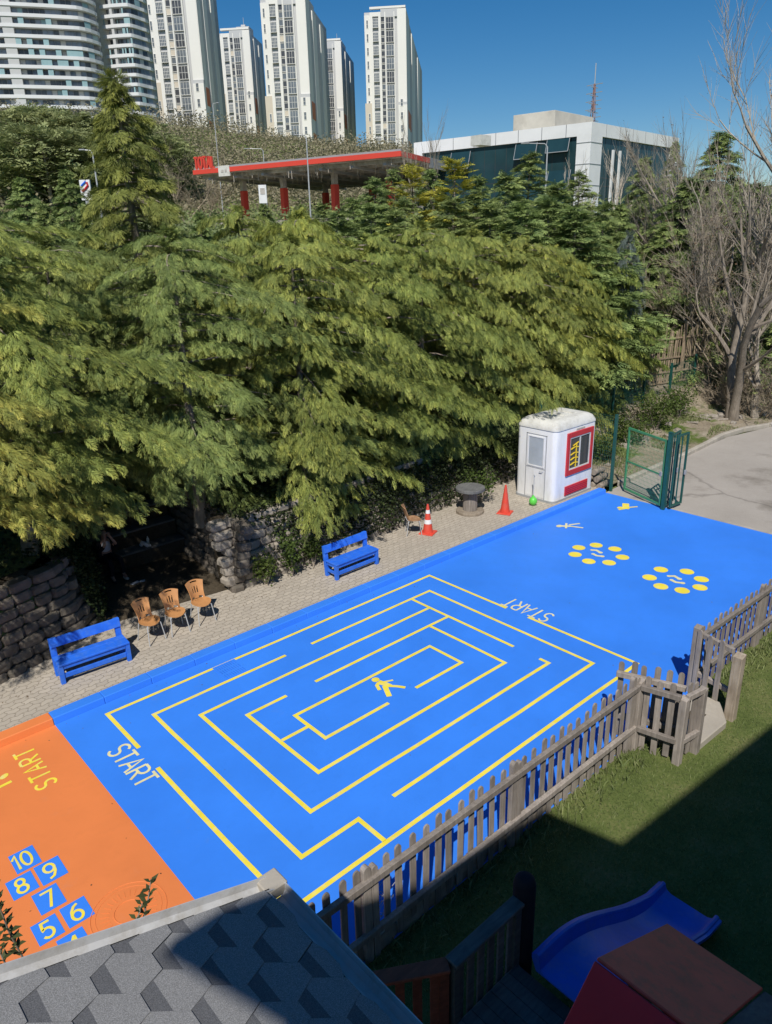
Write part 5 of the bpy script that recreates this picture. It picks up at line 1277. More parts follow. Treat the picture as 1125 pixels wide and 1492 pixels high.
# the tall cedar
cmc, BRc = conifer_mesh('cedar_crown', 301, 11.5, 4.6, tier, 120, 60, 'fine', .52, M['l_cedar'], droop=.38, rise=.22, wind=(.05, 0, 0), z0=.03, pw=.16, hang=.42, flat=.25, inner=.3)
TRc = trunk_mesh('cedar_trunk', 11.4, .22, M['bark'], BRc, .04, seed=31)
top_tree(166, 112, 26.5, (cmc, TRc), 11.5, 'cedar', 'tall tiered cedar with a thin leader rising in front of the curved apartment block', 'tree', None, .5, 1.36)
SPc = []
for k in range(2):
    cm, BR = conifer_mesh('spruce_crown', 310+k, 9.0, 3.9, tier, 110, 70, 'mid', .46, M['l_dark'], droop=.28, rise=.22, z0=.02, pw=.18, hang=.3, flat=.4, inner=.2)
    SPc.append((cm, trunk_mesh('spruce_trunk', 8.9, .17, M['bark'], BR, .035, seed=33+k)))
for i, (px, py, r, k, wd, lab) in enumerate(((30, 262, 42, 0, 1.3, 'dark spreading conifer at the left edge below the hillside pines'), (95, 250, 47, 1, 1.25, 'dark spreading conifer left of the tall cedar, beside the pole sign'), (-25, 285, 36, 1, 1.3, 'dark conifer cut by the left edge of the photo'),
        (62, 300, 33, 1, 1.2, 'lower dark conifer in front of the left spreading ones'), (238, 300, 34, 0, 1.1, 'dark conifer tucked right behind the tall cedar'), (120, 305, 30, 0, 1.0, 'low dark conifer at the left foot of the cedar'), (290, 312, 36, 1, 1.1, 'dark conifer below the station sign letters'), (385, 300, 38, 0, 1.1, 'dark conifer in front of the left red column'), (440, 300, 42, 1, 1.0, 'dark conifer between the red canopy columns'),
        (985, 208, 52, 0, .8, 'slender spruce beside the right end of the glass office'), (940, 232, 46, 1, 1.15, 'broad dark spruce in front of the right office wall'), (905, 300, 41, 0, 1.2, 'dark spruce below the right office wall'),
        (1052, 196, 48, 1, 1.45, 'brownish conifer showing through the bare trees on the right'), (1008, 262, 42, 0, 1.6, 'dark conifer behind the tangle of bare twigs'), (1100, 270, 42, 1, 1.7, 'dark conifer behind the bare trunks at the right edge'), (970, 330, 41, 0, 1.6, 'dark conifer behind the paling fence'), (1050, 360, 41, 1, 1.6, 'low dark conifer behind the right end of the paling fence'))):
    top_tree(px, py, r, SPc[k], 9.0, 'spruce', lab, 'tree', 'dark conifers behind', i*1.7, wd)
cmb, BRb = conifer_mesh('blue_cedar_crown', 320, 5.5, 2.0, dome, 44, 46, 'mid', .46, M['l_blue'], droop=.6, rise=.25, wind=(.1, 0, 0), z0=.1, pw=.14, hang=.9, flat=.25)
TRb = trunk_mesh('blue_cedar_trunk', 5.2, .12, M['bark'], BRb, .03, seed=36)
top_tree(917, 342, 33.4, (cmb, TRb), 5.5, 'weeping_cedar', 'blue-grey weeping cedar between the hedge end and the bare trees', 'tree', None, .4, .46)
# hillside pines and brush far behind
PNM = []
for k in range(2):
    cm, BR = conifer_mesh('pine_crown', 340+k, 6.0, 3.3, lambda t: (1-max(0, t-.3)**2*1.9)**.8*(.6+.4*min(1, t*3)), 44, 30, 'coarse', .85, M['l_pine'], droop=.1, rise=.5, z0=.12, pw=.3, hang=.1, flat=1.3, inner=.2)
    PNM.append((cm, trunk_mesh('pine_trunk', 5.6, .18, M['bark'], BR[::2], .04, seed=44+k)))
for i, (px, py, r, k, lab) in enumerate(((12, 168, 128, 0, 'hillside pine at the left edge below the apartment block'), (40, 158, 134, 1, 'tallest hillside pine left of the cedar'), (66, 166, 126, 0, 'dark hillside pine below the block balconies'), (92, 168, 132, 1, 'rounded hillside pine left of the cedar leader'),
        (118, 172, 124, 0, 'hillside pine next to the cedar leader'), (26, 186, 116, 1, 'lower hillside pine at the left on the grass slope'), (58, 190, 112, 0, 'lower hillside pine above the lamp and the sign'), (96, 192, 116, 1, 'lower hillside pine left of the cedar crown'), (148, 178, 128, 1, 'hillside pine behind the cedar leader'), (205, 182, 130, 0, 'hillside pine right of the cedar leader'), (230, 200, 118, 1, 'small hillside pine left of the bare brown tree'))):
    top_tree(px, py, r, PNM[k], 6.0, 'pine', lab, 'tree', 'pines on the hillside', i*2.1, 1.25, 5.0)

# ------------------------------------------------------------------ bare trees
def bare_mesh(name, seed, H, r0, mat, levels=5, spread=.55, up=.35, lean=(0, 0), fork=1, twigs=3, kids=(3, 4), first=.30, shrink=.66, n0=9):
    rg = random.Random(seed); m = MB()
    def grow(p, d, L, r, lv):
        n = 6 if lv == 0 else (4 if lv < 3 else 2); pts = [p]; q = d.copy()
        for i in range(n):
            q = q+V3([rg.gauss(0, .13), rg.gauss(0, .13), up*.12 if lv else 0]); q /= np.linalg.norm(q); pts.append(pts[-1]+q*L/n)
        e = r*(.55 if lv < levels else .3)
        m.tube(pts, [r*(1.35 if (lv == 0 and i == 0) else 1)+(e-r)*i/n for i in range(n+1)], n0 if lv == 0 else (6 if lv == 1 else (4 if lv == 2 else 3)), cap=False)
        if lv >= levels: return
        k = rg.randint(*kids)+(2 if lv == 0 else 0)+(twigs if lv == levels-1 else 0)
        for j in range(k):
            t = first+(1-first)*(j+rg.random())/k if j < k-1 else 1.0
            i = min(n-1, int(t*n)); b = pts[i]+(pts[i+1]-pts[i])*(t*n-i)
            a = rg.uniform(0, 2*pi); ref = np.cross(q, V3([0.3, .1, 1])); ref /= np.linalg.norm(ref)+1e-6; o_ = np.cross(q, ref)
            sp = spread*rg.uniform(.6, 1.4)*(.4 if t == 1.0 else 1)
            nd = q+(ref*cos(a)+o_*sin(a))*sp*1.3+V3([0, 0, up*rg.uniform(.2, 1)]); nd /= np.linalg.norm(nd)
            grow(b, nd, L*shrink*rg.uniform(.7, 1.15)*(1.0 if t < .8 else 1.1), max(r*.58*rg.uniform(.7, 1.1)*(1-.35*t), .009), lv+1)
    for f in range(fork):
        d = V3([lean[0]+(f-.5*(fork-1))*.35, lean[1]+rg.uniform(-.1, .1)*(fork > 1), 1.0]); d /= np.linalg.norm(d)
        grow(V3([f*.12, 0, -.2]), d, H*.48, r0, 0)
    o = m.build(name, mat, smooth=True, fix=False); me = o.data; bpy.data.objects.remove(o)
    z = max(v.co.z for v in me.vertices); return me, z
B1 = bare_mesh('bare_big', 511, 17, .34, M['bark'], 4, .80, .26, (-.03, .03), 2, 3, (3, 4), .40, .60)
B2 = bare_mesh('bare_mid', 502, 12, .20, M['twig'], 4, .60, .45, (.06, 0), 1, 5, (4, 6), .22, .62, 7)
B3 = bare_mesh('bare_fan', 503, 8, .09, M['browntwig'], 4, .70, .35, (0, 0), 2, 3, (3, 4), .2, .64, 6)
B4 = bare_mesh('bare_bush', 504, 4.2, .04, M['browntwig'], 3, .80, .30, (0, 0), 6, 5, (4, 5), .08, .68, 5)
B5 = bare_mesh('bare_thin', 505, 9, .06, M['twig'], 3, .28, .75, (0, 0), 1, 4, (4, 5), .25, .55, 5)
B6 = bare_mesh('bare_tall', 506, 17, .34, M['twig'], 4, .50, .55, (.02, .02), 1, 5, (5, 6), .20, .58, 8)
def bare(me, loc, rz, h, label, wide=1.0, name='bare_tree', group='bare trees', leaves=0, sd_=1):
    t = empty(name, loc, rz, label, 'tree' if name == 'bare_tree' else 'shrub', group); s = h/me[1]; t.scale = (s*wide, s*wide, s)
    link('branches', me[0], t)
    if leaves:
        rg = np.random.default_rng(sd_); co = np.array([v.co for v in me[0].vertices]); co = co[co[:, 2] > .35*co[:, 2].max()]
        fn = lambda n: co[rg.integers(0, len(co), n)]+rg.normal(size=(n, 3))*.06
        V, Q, C = leaf_cloud(leaves, fn, .075/s, rg); link('foliage', nmesh('foliage', V, Q, [M['l_dry']], col=C), t)
    return t
def topz(px, py, r): p = far(px, py, r); return p
bare(B1, (28.6, 1.75, .05), 4.6, 14.5, 'big bare tree with a thick forked trunk beside the road', .85, leaves=700, sd_=3)
bare(B2, (29.75, 1.2, .05), .6, 9.5, 'pale leaning bare trunk right of the big forked one', .9)
bare(B6, (34.0, 1.9, .4), 1.1, 17.5, 'tallest bare tree, its twigs against the sky at the right edge', .95, leaves=500, sd_=4)
for i, (px, py, r, me, wd, lab, lv) in enumerate(((1045, 140, 44, B6, .9, 'bare tree with fine upright twigs left of the tallest one', 300), (1085, 210, 39, B2, .9, 'bare tree behind the big forked trunk', 400), (1005, 232, 41, B3, 1.0, 'bushy bare tree right of the broad spruce', 500), (960, 290, 44, B3, 1.1, 'brown twiggy tree above the paling fence', 600),
        (905, 195, 48, B5, 1.1, 'thin bare tree in front of the dark right office wall', 0), (880, 215, 52, B5, 1.2, 'thin bare tree just right of the white office corner', 0), (1060, 310, 42, B3, 1.0, 'tangled bare tree just behind the forked trunk', 600), (1115, 240, 37, B3, 1.0, 'tangled bare tree at the right edge', 500),
        (617, 150, 60, B5, .8, 'leafless sapling rising over the right canopy corner', 0), (637, 148, 62, B5, .8, 'taller leafless sapling right of the canopy corner', 0), (255, 178, 90, B3, 1.3, 'brown bare tree on the slope left of the station sign', 0), (225, 190, 96, B3, 1.2, 'brown bare tree partly behind the cedar', 0), (290, 196, 94, B3, 1.2, 'brown bare tree right above the station sign', 0))):
    p = far(px, py, r); z = tz(p[0], p[1])-.1; bare(me, (p[0], p[1], z), i*1.9, max(2.5, p[2]-z), lab, wd, leaves=lv, sd_=60+i)
for i, (px, py, r, lab) in enumerate(((935, 440, 43, 'brown twig bush left of the paling fence'), (1000, 400, 43, 'brown twig bush rising behind the paling fence'), (1050, 420, 45, 'brown twig bush against the right end of the paling fence'), (970, 370, 44, 'brown twig bush higher up the bank'), (1090, 380, 43, 'brown twig bush right of the forked trunk'), (890, 420, 40, 'brown twig bush beside the weeping cedar'), (1120, 470, 36, 'brown twig bush at the right edge behind the pale trunk'))):
    p = far(px, py, r); z = tz(p[0], p[1])-.1; bare(B4, (p[0], p[1], z), i*1.3, max(2.0, p[2]-z), lab, 1.0, 'bare_shrub', 'brown twig bushes', 450, 80+i)
# brown hillside scrub: one uncountable mass
def scrub(n):
    a = np.radians(rg.uniform(40, 78, n)); lo = 100+40*rg.random(n); r = lo+rg.random(n)**1.2*70
    x, y = CAM[0]+r*np.cos(a), CAM[1]+r*np.sin(a); k = np.sin(x*.11+np.sin(y*.07)*2)+np.cos(y*.13+x*.05)
    h = 1.1+2.2*np.clip(k+.7, 0, 1.6)*rg.random(n)
    return np.stack([x, y, terrain(x, y)+h*rg.random(n)], 1)
rg = np.random.default_rng(77)
V, Q, C = leaf_cloud(110000, scrub, .42, rg); o = link('scrub', nmesh('scrub', V, Q, [M['l_brush']], col=C)); tag(o, 'brownish scrub covering the hillside below the towers', 'scrub', kind='stuff')
def scrub2(n):
    a = np.radians(rg.uniform(20, 77, n)); r = 30+rg.random(n)*45; x, y = CAM[0]+r*np.cos(a), CAM[1]+r*np.sin(a); ok = y > 9
    x, y = x[ok], y[ok]; n = len(x); return np.stack([x, y, terrain(x, y)+rg.random(n)**1.5*1.6], 1)
def lc(n, fn, size):
    P = fn(n); return leaf_cloud(len(P), lambda k: P, size, rg)
V, Q, C = lc(50000, scrub2, .30); o = link('undergrowth', nmesh('undergrowth', V, Q, [M['l_pine']], col=C)); tag(o, 'dark green undergrowth on the bank between the hedge and the station', 'undergrowth', kind='stuff')
# paling fence on the bank at the right
pa, pb = V3([26.6, 5.2]), V3([32.6, 3.9]); t = empty('paling_fence', (*pa, 1.4), 0, 'old leaning paling fence on the bank behind the low stone wall', 'fence'); rgp = random.Random(9)
L = np.linalg.norm(pb-pa); d = (pb-pa)/L
for row, (z0, h, off) in enumerate(((1.2, .95, 0), (2.05, 1.75, .35))):
    s = 0
    while s < L:
        c = pa+d*s+V3([-d[1], d[0]])*off; m = MB(); picket(m, c[0], c[1], d, z0+rgp.uniform(-.08, .05), z0+h*rgp.uniform(.84, 1.08), rgp.uniform(.06, .10), .022, rgp.uniform(-.10, .10)); m.build('paling', M['paling'], t, world=True)
        s += rgp.uniform(.13, .19)
    for zz in (.22, .72):
        m = MB(); a, b = pa+V3([-d[1], d[0]])*(off-.03), pb+V3([-d[1], d[0]])*(off-.03); m.beam((*a, z0+h*zz), (*b, z0+h*zz-.05), .05, .07); m.build('rail', M['paling'], t, world=True)
for c in (pa, (pa+pb)/2, pb):
    m = MB(); m.box((c[0], c[1]+.2, 2.2), (.12, .12, 3.4)); m.build('post', M['paling'], t, world=True)
# fallen branches and stones on the verge
rgb_ = random.Random(15)
for k in range(12):
    x, y = rgb_.uniform(24.5, 31), rgb_.uniform(.9, 2.4); z = tz(x, y)+.13; a = rgb_.uniform(0, pi); L = rgb_.uniform(.5, 1.5); m = MB(); pts = [V3([x, y, z])]
    for i in range(4): pts.append(pts[-1]+V3([cos(a)*L/4+rgb_.gauss(0, .06), sin(a)*L/4+rgb_.gauss(0, .06), rgb_.gauss(0, .03)]))
    m.tube(pts, [.04, .035, .028, .02, .01], 5); tag(m.build('fallen_branch', M['palebark'], smooth=True), 'grey fallen branch lying on the stony verge under the bare trees', 'branch', 'fallen branches on the verge')
for k in range(14):
    x, y = rgb_.uniform(18, 31), rgb_.uniform(.9, 3.0); z = tz(x, y)+.10; m = MB(); block(m, (x, y, z), [rgb_.uniform(.15, .42) for _ in range(2)]+[rgb_.uniform(.1, .25)], rgb_.uniform(0, 3), .03, rgb_)
    tag(m.build('rock', M['stone2']), 'pale rock lying on the stony verge by the road', 'rock', 'rocks on the verge')

# ------------------------------------------------------------------ far towers
def solve_edge(p0, ang, px, py):
    """distance along direction ang from p0 (plan) to the sight line of photo column px"""
    d = ray(px, py)[:2]; e = V3([cos(ang), sin(ang)]); A = np.array([[d[0], -e[0]], [d[1], -e[1]]]); k, t = np.linalg.solve(A, p0[:2]-CAM[:2]); return t
WIN = {}
def winmesh(w, h, nx, ny, gm, fm, depth=.35, bar=.16):
    key = (round(w, 2), round(h, 2), nx, ny, gm, fm)
    if key in WIN: return WIN[key]
    m = MB(); m.mat(1); m.b2((-w/2, 0, 0), (w/2, depth, h)); m.mat(0)
    m.b2((-w/2-bar, -.12, -bar), (w/2+bar, .25, 0)); m.b2((-w/2-bar, -.12, h), (w/2+bar, .25, h+bar)); m.b2((-w/2-bar, -.12, 0), (-w/2, .25, h)); m.b2((w/2, -.12, 0), (w/2+bar, .25, h))
    for i in range(1, nx): x = -w/2+w*i/nx; m.b2((x-bar*.35, -.08, 0), (x+bar*.35, .1, h))
    for j in range(1, ny): z = h*j/ny; m.b2((-w/2, -.07, z-bar*.35), (w/2, .09, z+bar*.35))
    o = m.build('window', [M[fm], M[gm]]); WIN[key] = o.data; bpy.data.objects.remove(o); return WIN[key]
NF = radians(222)
def tower(pxl, pxc, pxr, pyt, pyb, r, pitch_px, label, low=.33, extra_top=True):
    pm = (pyt+pyb)/2; c = far(pxc, pm, r); top = far(pxc, pyt, r)[2]; z0 = float(terrain(c[0], c[1]))-14
    wF = solve_edge(c, NF-pi/2, pxl, pm); wS = solve_edge(c, NF+pi, pxr, pm)
    rz = NF+pi/2; t = empty('tower_block', (c[0], c[1], z0), rz, label, 'tower', 'white apartment towers'); H = top-z0; P_ = pitch_px/F*r; rg = random.Random(int(pxc))
    X = lambda u: -wF*(1-u); lowz = (far(pxc, pyb, r)[2]-z0)+(top-far(pxc, pyb, r)[2])*low
    m = MB()                                       # body: grey core with white piers standing proud
    m.mat(1); m.b2((-wF, .9, 0), (0, wS-.2, H-1.2)); m.mat(0)
    for a, b, d, hh in ((0, .135, .5, H-2.5), (.135, .20, .0, H-1.5), (.345, .40, .0, H-1.5), (.49, .515, .1, H-1.5), (.715, .735, .1, H-1.5), (.80, 1.0, -.2, H-.4)):
        m.b2((X(a), d, 0), (X(b), 1.6, hh))
    m.b2((X(.135), .15, H-3.2), (X(.40), 1.5, H-1.4)); m.mat(1); m.b2((X(.40), .2, H-3.6), (X(.80), 1.7, H)); m.mat(0); m.b2((X(.135), .05, H), (0, 2.2, H+.9))
    m.mat(2); m.b2((X(-.035), .2, 0), (X(.17), 2.4, lowz)); m.mat(0); m.b2((X(.80)+.02, -1.1, 0), (.35, 1.2, lowz*.96)); m.mat(1); m.b2((X(.80)+.02, -.9, lowz*.96), (.35, 1.0, lowz*.96+1.4))
    ys = lambda u: wS*u                            # side face piers (towards +x)
    for a, b, d, k, hh in ((.0, .16, .25, 0, H-.4), (.26, .42, .55, 0, H-3), (.62, .78, .5, 0, H-4), (.78, .98, -.05, 1, H-5), (.16, .26, -.1, 1, H-2), (.42, .62, -.5, 1, H-3)):
        m.mat(k); m.b2((-2.2, ys(a)+.02*k, 0), (d, ys(b)-.02*k, hh))
    m.mat(3); m.b2((.0, ys(.06), lowz*.30), (.42, ys(.20), lowz*.55)); m.b2((.0, ys(.06), lowz*.72), (.42, ys(.20), lowz*.93))
    m.build('wall', [M['towerwhite'], M['towergrey'], M['towerbeige'], M['towerorange']], t)
    if extra_top:
        m = MB(); m.b2((X(.5), wS*.3, H-1), (X(.9), wS*.6, H+3.2)); m.b2((X(.62), wS*.38, H+3.2), (X(.75), wS*.5, H+4.6)); m.build('roof_house', M['towergrey'], t)
        m = MB(); m.tube([(X(.7), wS*.4, H+4.6), (X(.7), wS*.4, H+8)], .12, 5); m.build('antenna', M['steel'], t)
    zb = far(pxc, pyb, r)[2]-z0-P_*1.2; n = 0; z = H-3.8
    while z > max(2, zb) and n < 34:
        zz = z-P_*.86
        k1 = rg.random()
        def w_(u, wd, hh, nx, ny, gm, y, dz=0, fm='towerwhite'):
            o = bpy.data.objects.new('window', winmesh(wd*wF, hh, nx, ny, gm, fm)); COL.objects.link(o); o.parent = t; o.location = (X(u), y, zz+dz)
        w_(.272, .125, P_*.62, 4, 3, 'wglass', -.02, P_*.16)
        w_(.07, .035, P_*.55, 1, 2, 'wglass', .48 if zz > lowz-P_ else .18, P_*.16)
        w_(.615, .175, P_*.80, 3, 2, rg.choice(('wglass', 'wglass', 'dglass')), .35, P_*.06)
        for q_ in (0, .5): w_(.445, .082, P_*.36, 1, 1, rg.choice(('dglass', 'dglass', 'dglass', 'wglass', 'towerbeige')), .55, P_*(q_+.06))
        if zz < lowz*.92: w_(.885, .05, P_*.5, 1, 2, 'wglass', -1.12, P_*.2)
        for u in (.21, .52):                      # side face
            o = bpy.data.objects.new('window', winmesh(wS*.075, P_*.62, 1, 2, 'wglass', 'towergrey')); COL.objects.link(o); o.parent = t; o.location = ((-.12 if u < .4 else -.52)+.02, ys(u), zz+P_*.15); o.rotation_euler = (0, 0, pi/2)
        o = bpy.data.objects.new('window', winmesh(wS*.11, P_*.66, 2, 2, 'wglass', 'towergrey')); COL.objects.link(o); o.parent = t; o.location = (-.03, ys(.88), zz+P_*.15); o.rotation_euler = (0, 0, pi/2)
        z -= P_; n += 1
    return t
tower(219, 292, 322, -42, 190, 370, 17.4, 'tall white tower right of the curved block, its top cut by the photo edge')
tower(385, 449, 478, -10, 205, 385, 16.7, 'tall white tower in the middle, rising out of the top of the photo')
tower(533, 592, 615, 10, 212, 430, 14.9, 'white tower standing alone at the right of the group against blue sky')
tower(321, 368, 386, 42, 198, 460, 14.3, 'shorter white tower between the two tallest ones', .42)
tower(456, 499, 517, 58, 212, 480, 13.7, 'shorter white tower half hidden right of the middle tower', .36)
tower(196, 224, 240, 18, 178, 430, 14.0, 'pale tower mostly hidden between the curved block and the tall white tower', .5, False)
# curved apartment block with white balcony bands (two wings)
def curved_block(name, label, pts, r, pyt, pyb, pitch_px, seed, bulge):
    a, b = far(*pts[0], r*1.02), far(*pts[1], r); z0 = float(terrain(b[0], b[1]))-12; H = far(pts[1][0], pyt, r)[2]-z0; fl = pitch_px/F*r
    t = empty('apartment_block', (b[0], b[1], z0), 0, label, 'apartment block', 'curved apartment blocks'); rg = random.Random(seed)
    ax = (b-a)[:2]; L = np.linalg.norm(ax); ax = ax/L; nn = V3([ax[1], -ax[0]]); nn = nn*(1 if nn@(CAM[:2]-b[:2]) > 0 else -1)
    def curve(off, n=26):
        ps = []
        for i in range(n+1):
            u = i/n; p = a[:2]+ax*L*u+nn*(bulge*(1-(2*u-.9)**2)-(9*max(0, u-.86)/.14)**1.0*max(0, u-.86)*4.5+off); ps.append(p)
        e = ps[-1]; ps += [e-nn*2+ax*(.5+off*.3), e-nn*4+ax*(.4+off*.2)]; return ps
    back = [a[:2]-nn*16, ]
    body = curve(-1.6); m = MB(); poly = body+[body[-1]-nn*2-ax*3, a[:2]-nn*8]
    m.prism(poly, 0, H); m.build('wall', M['aptgrey'], t, world=False) if False else None
    o = m.build('wall', M['aptgrey'], t); o.data.transform(Matrix.Translation((-b[0], -b[1], 0)))
    out = curve(.55); inn = curve(-1.7); k = 0; z = H-1.0; nfl = 0
    zb = far(pts[1][0], pyb, r)[2]-z0-4*fl
    while z > max(1, zb) and nfl < 60:
        m = MB(); n = len(out); hh = fl*.34
        vs = [(*(p-b[:2]), z) for p in out]+[(*(p-b[:2]), z) for p in inn]+[(*(p-b[:2]), z+hh) for p in out]+[(*(p-b[:2]), z+hh*.35) for p in inn]
        fs = []
        for i in range(n-1): fs += [(i, i+1, 2*n+i+1, 2*n+i), (n+i, n+i+1, i+1, i), (2*n+i, 2*n+i+1, 3*n+i+1, 3*n+i)]
        m.add(vs, fs); m.build('balcony', M['aptband'], t, fix=False)
        m = MB(); segs = curve(-1.50, 26)                # glazing strip and panels of this storey
        for i in range(len(segs)-3):
            p, q_ = segs[i]-b[:2], segs[i+1]-b[:2]; c = rg.random(); m.mat(0 if c < .55 else (1 if c < .80 else (2 if c < .965 else 3)))
            m.hexa([(*(p+(q_-p)*.06-nn*.05), z+hh*.4), (*(p+(q_-p)*.94-nn*.05), z+hh*.4), (*(p+(q_-p)*.94+nn*.12), z+hh*.4), (*(p+(q_-p)*.06+nn*.12), z+hh*.4)],
                   [(*(p+(q_-p)*.06-nn*.05), z+fl*.92), (*(p+(q_-p)*.94-nn*.05), z+fl*.92), (*(p+(q_-p)*.94+nn*.12), z+fl*.92), (*(p+(q_-p)*.06+nn*.12), z+fl*.92)])
            if rg.random() < .10:
                m.mat(3); pp, qq = out[i]-b[:2]-nn*.3, out[i+1]-b[:2]-nn*.3; m.hexa([(*pp, z+hh), (*qq, z+hh), (*(qq-nn*.1), z+hh), (*(pp-nn*.1), z+hh)], [(*pp, z+fl*.95), (*qq, z+fl*.95), (*(qq-nn*.1), z+fl*.95), (*(pp-nn*.1), z+fl*.95)])
        m.build('window', [M['bglass'], M['dglass'], M['towergrey'], M['aquaglass']], t, fix=False)
        z -= fl; nfl += 1
    m = MB(); p = curve(.2)[9]-b[:2]; q_ = curve(.2)[11]-b[:2]
    m.hexa([(*(p-nn*2), 0), (*(q_-nn*2), 0), (*(q_+nn*.1), 0), (*(p+nn*.1), 0)], [(*(p-nn*2), H), (*(q_-nn*2), H), (*(q_+nn*.1), H), (*(p+nn*.1), H)]); m.build('pier', M['towergrey'], t)
    return t
blk = curved_block('a', 'long curved apartment block at the left edge with white balcony bands', ((-60, 90), (146, 90)), 318, -50, 165, 10.4, 5, 1.2)
curved_block('b', 'narrower curved apartment block with white balcony bands, right wing beside the tower', ((154, 90), (203, 90)), 326, -40, 170, 10.4, 6, .8)

m = MB(); pa_, pb_, pc_ = far(134, 90, 329), far(151, 90, 331), far(165, 90, 332); zt_ = far(150, -52, 330)[2]
for p_, q_, k_ in ((pa_, pb_, 0), (pb_+(pc_-pb_)*.01, pc_, 1)):
    m.mat(k_); dd = FW[:2]/np.linalg.norm(FW[:2])*6; m.hexa([(*p_[:2], 0), (*q_[:2], 0), (*(q_[:2]+dd), 0), (*(p_[:2]+dd), 0)], [(*p_[:2], zt_), (*q_[:2], zt_), (*(q_[:2]+dd), zt_), (*(p_[:2]+dd), zt_)])
m.build('stair_wall', [M['aptgrey'], M['greybox']], blk, world=True)
# ------------------------------------------------------------------ filling station canopy
cr = 71.0; c0 = far(583, 221, cr); zc = c0[2]; tl = ray(283, 249); rl = (zc-CAM[2])/(tl[2]/hypot(tl[0], tl[1])); c1 = far(283, 249, rl)
ax = (c1-c0)[:2]; L = np.linalg.norm(ax); ang = atan2(ax[1], ax[0])       # local +x runs along the long fascia to the far left end
dl2 = ray(704, 251); c2_ = far(704, 251, (zc-CAM[2])/(dl2[2]/hypot(dl2[0], dl2[1]))); bx = (c2_-c0)[:2]; W_ = np.linalg.norm(bx); bx = bx/W_; ax = ax/L
zg = zc-6.0; t = empty('station_canopy', (c0[0], c0[1], zg), 0, 'red edged filling station canopy on red columns with open lattice soffit', 'canopy'); h0 = zc-zg
def cpt(u, v): q_ = ax*u+bx*v; return (q_[0], q_[1])
def cslab(m, u0, v0, u1, v1, z0, z1): m.hexa([(*cpt(u, v), z0) for u, v in ((u0, v0), (u1, v0), (u1, v1), (u0, v1))], [(*cpt(u, v), z1) for u, v in ((u0, v0), (u1, v0), (u1, v1), (u0, v1))])
m = MB(); cslab(m, .02, .02, L, W_, h0-.40, h0-.05); m.build('roof', M['cangrey'], t)
m = MB(); cslab(m, -.12, -.13, L*.80, 0, h0-.36, h0+.06); cslab(m, L*.86, -.13, L+.1, 0, h0-.36, h0+.06); cslab(m, -.13, .01, 0, W_*.28, h0-.36, h0+.06); m.build('fascia', M['canred'], t)
m = MB(); cslab(m, -.11, W_*.281, 0, W_, h0-.75, h0+.12); cslab(m, -.05, .06, L, .3, h0+.02, h0+.24); m.build('edge_trim', M['grey'], t)
m = MB(); cslab(m, L*.80, -.17, L*.86, 0, h0-.74, h0+.22); so_ = m.build('fascia_sign', M['offwhite'], t)
m = MB(); cslab(m, L*.815, -.20, L*.825, -.172, h0-.38, h0-.15); cslab(m, L*.832, -.20, L*.845, -.172, h0-.38, h0-.15); m.build('lettering', M['cangrey'], so_)
rg2 = random.Random(17); m = MB()
for k in range(260):                                                       # hanging soffit strips
    u = rg2.uniform(.3, L-.3); v = W_*rg2.random()**1.6*.9+.2; cslab(m, u-.03, v-.03, u+.03, v+.03, h0-.40-rg2.uniform(.3, 1.1), h0-.39)
tag(m.build('soffit_strip', M['concrete'], t), kind='stuff')
for k in range(11):
    v = W_*(k+.5)/11; m = MB(); cslab(m, .2, v-.12, L-.2, v+.12, h0-.72, h0-.41); m.build('beam', M['cangrey'], t)
for k in range(7):
    u = L*(k+.5)/7; m = MB(); cslab(m, u-.15, .3, u+.15, W_*.98, h0-.92, h0-.73); m.build('beam', M['grey'], t)
for u, v in ((L*.12, .16), (L*.38, .16), (L*.64, .16), (L*.86, .16), (L*.14, .55), (L*.40, .55), (L*.66, .55)):
    m = MB(); q_ = cpt(u, v*W_); m.b2((q_[0]-.24, q_[1]-.24, -2.5), (q_[0]+.24, q_[1]+.24, h0-.93)); cp = m.build('column', M['cangrey'], t)
    m = MB(); m.b2((q_[0]-.29, q_[1]-.29, .76), (q_[0]+.29, q_[1]+.29, 4.1)); m.build('panel', M['canred'], cp)
m = MB(); q4 = [V3(cpt(u, v))+c0[:2] for u, v in ((-9, -6), (L+9, -6), (L+9, W_+8), (-9, W_+8))]; m.prism([tuple(q_) for q_ in q4], zg+.3, zg+.75); tag(m.build('forecourt', M['concrete']), kind='structure')
# letters on top of the canopy, as in the photo
t = empty('roof_sign', tuple((c0+(c1-c0)*.935)[:2])+(zc+.1,), ang+pi, 'red block letter sign standing on the left end of the canopy', 'sign')
for ch, k in zip('TOTAL', range(5)):
    m = MB(); h = 1.12
    for st in GLY[ch]:
        pts = [V3([-1.42+k*.57+x*h*.72, 0, y*h]) for x, y in st]
        for i in range(len(pts)-1): m.beam(tuple(pts[i]), tuple(pts[i+1]), .19, .2, up=(0, 1, 0))
    m.build('letter', M['canred'], t)
m = MB(); m.b2((-1.5, -.1, -.12), (1.5, .1, -.01)); m.build('base_rail', M['cangrey'], t)
